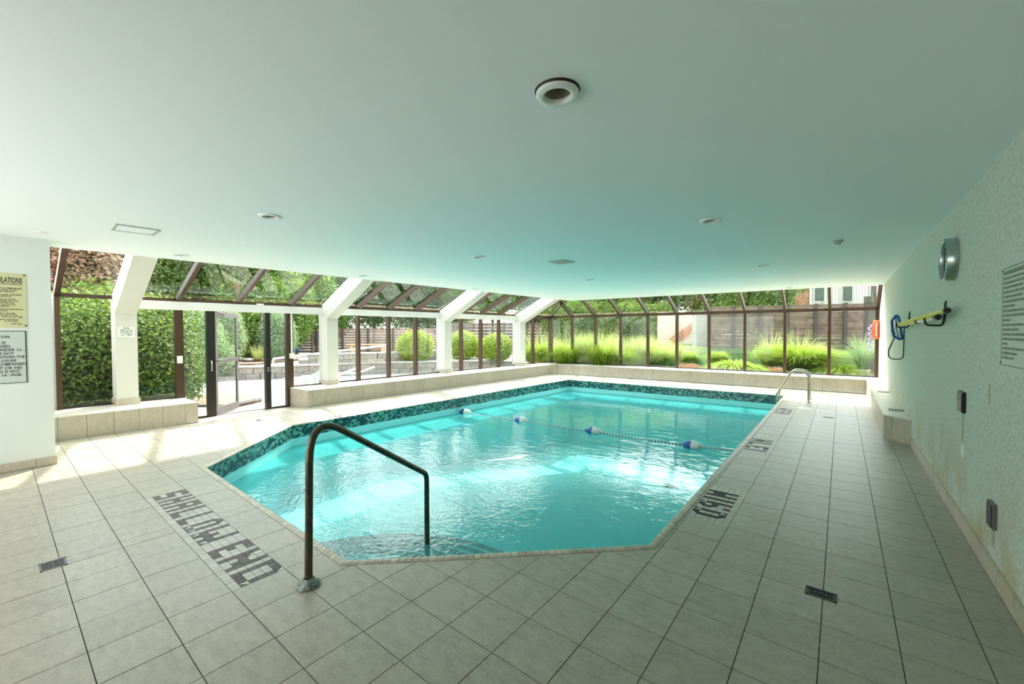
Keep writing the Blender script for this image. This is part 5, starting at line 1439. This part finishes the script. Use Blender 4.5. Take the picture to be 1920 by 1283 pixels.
# potted grass at the right
c = C(1617, 700, depth=12.6); pt = empty('potted_grass', (c.x, c.y, 0), 'thin grass in a pale clay pot outside the last window', 'potted plant')
MB().lathe([(.0, 0), (.11, 0), (.13, .02), (.17, .28), (.185, .30), (.185, .34), (.165, .34), (.16, .29), (0, .29)], (c.x, c.y, 0), n=24).build('pot', M['terracotta'], pt)
o = bpy.data.objects.new('blades', g_thin); COL.objects.link(o); o.parent = pt; o.location = (0, 0, .28); o['kind'] = 'stuff'
# rocks
rg = random.Random(3); rk = []
for s_ in range(3):
    mb = MB(); vs = []; R0 = 1
    prof = [(.0, -.5), (.55, -.42), (.95, -.1), (.9, .2), (.5, .48), (0, .55)]
    mb.lathe(prof, (0, 0, 0), n=9, smooth=True); mb.v = [(x*(1+rg.uniform(-.12, .12)), y*(1+rg.uniform(-.12, .12)), z*(1+rg.uniform(-.1, .1))) for x, y, z in mb.v]
    me = bpy.data.meshes.new('rock'); me.from_pydata(mb.v, [], mb.f); me.materials.append(M['rock']); me.polygons.foreach_set('use_smooth', [True]*len(me.polygons)); rk.append(me)
ORD = ['first', 'second', 'third', 'fourth', 'fifth', 'sixth', 'seventh', 'eighth', 'ninth', 'tenth', 'eleventh', 'twelfth', 'thirteenth', 'fourteenth', 'fifteenth', 'sixteenth', 'seventeenth', 'eighteenth', 'nineteenth', 'twentieth']
def rocks(pxs, d0, d1, s0_, s1_, zb, lab, grp, minv=None):
    for k, px_ in enumerate(sorted(pxs)):
        c = C(px_, 690, depth=rg.uniform(d0, d1)); q = rg.uniform(s0_, s1_)
        if minv and c.y < minv: c.y = minv+rg.random()*.25
        o = bpy.data.objects.new('rock', rk[k % 3]); COL.objects.link(o); o.location = (c.x, c.y, zb+q*.25); o.scale = (q*1.3, q, q*.7); o.rotation_euler = (0, 0, rg.random()*6)
        tag(o, lab % ORD[k], 'rock', grp)
rocks([1055+12.5*k+rg.uniform(-3, 3) for k in range(19)], 12.6, 13.4, .07, .14, .0, 'grey garden rock at the foot of the far left grasses, %s from the left', 'garden rocks outside the back windows', 14.28)
rocks([1375+17*k+rg.uniform(-4, 4) for k in range(13)], 11.9, 12.6, .06, .11, .0, 'garden rock outside the back windows right of the pier, %s from left', 'garden rocks outside the back windows', 14.28)
rocks([398+8.5*k+rg.uniform(-2, 2) for k in range(12)], 15.6, 16.6, .12, .24, UZ+.06, 'rough stone in the bed beyond the door, %s from the left', 'stones in the bed beyond the door')
# blue sheet glimpsed behind the trees
c = C(525, 622, depth=23.5); tag(obox(c, e, 1.0, fw_, .05, UZ, 2.0).build('blue_hoarding', M['blue_tarp']), 'bright blue hoarding glimpsed behind the leaves by the door', 'hoarding')
c = C(125, 622, depth=22); tag(obox(c, e, 1.2, fw_, .05, UZ, 2.0).build('blue_hoarding', M['blue_tarp']), 'bright blue hoarding glimpsed through the leftmost window', 'hoarding')
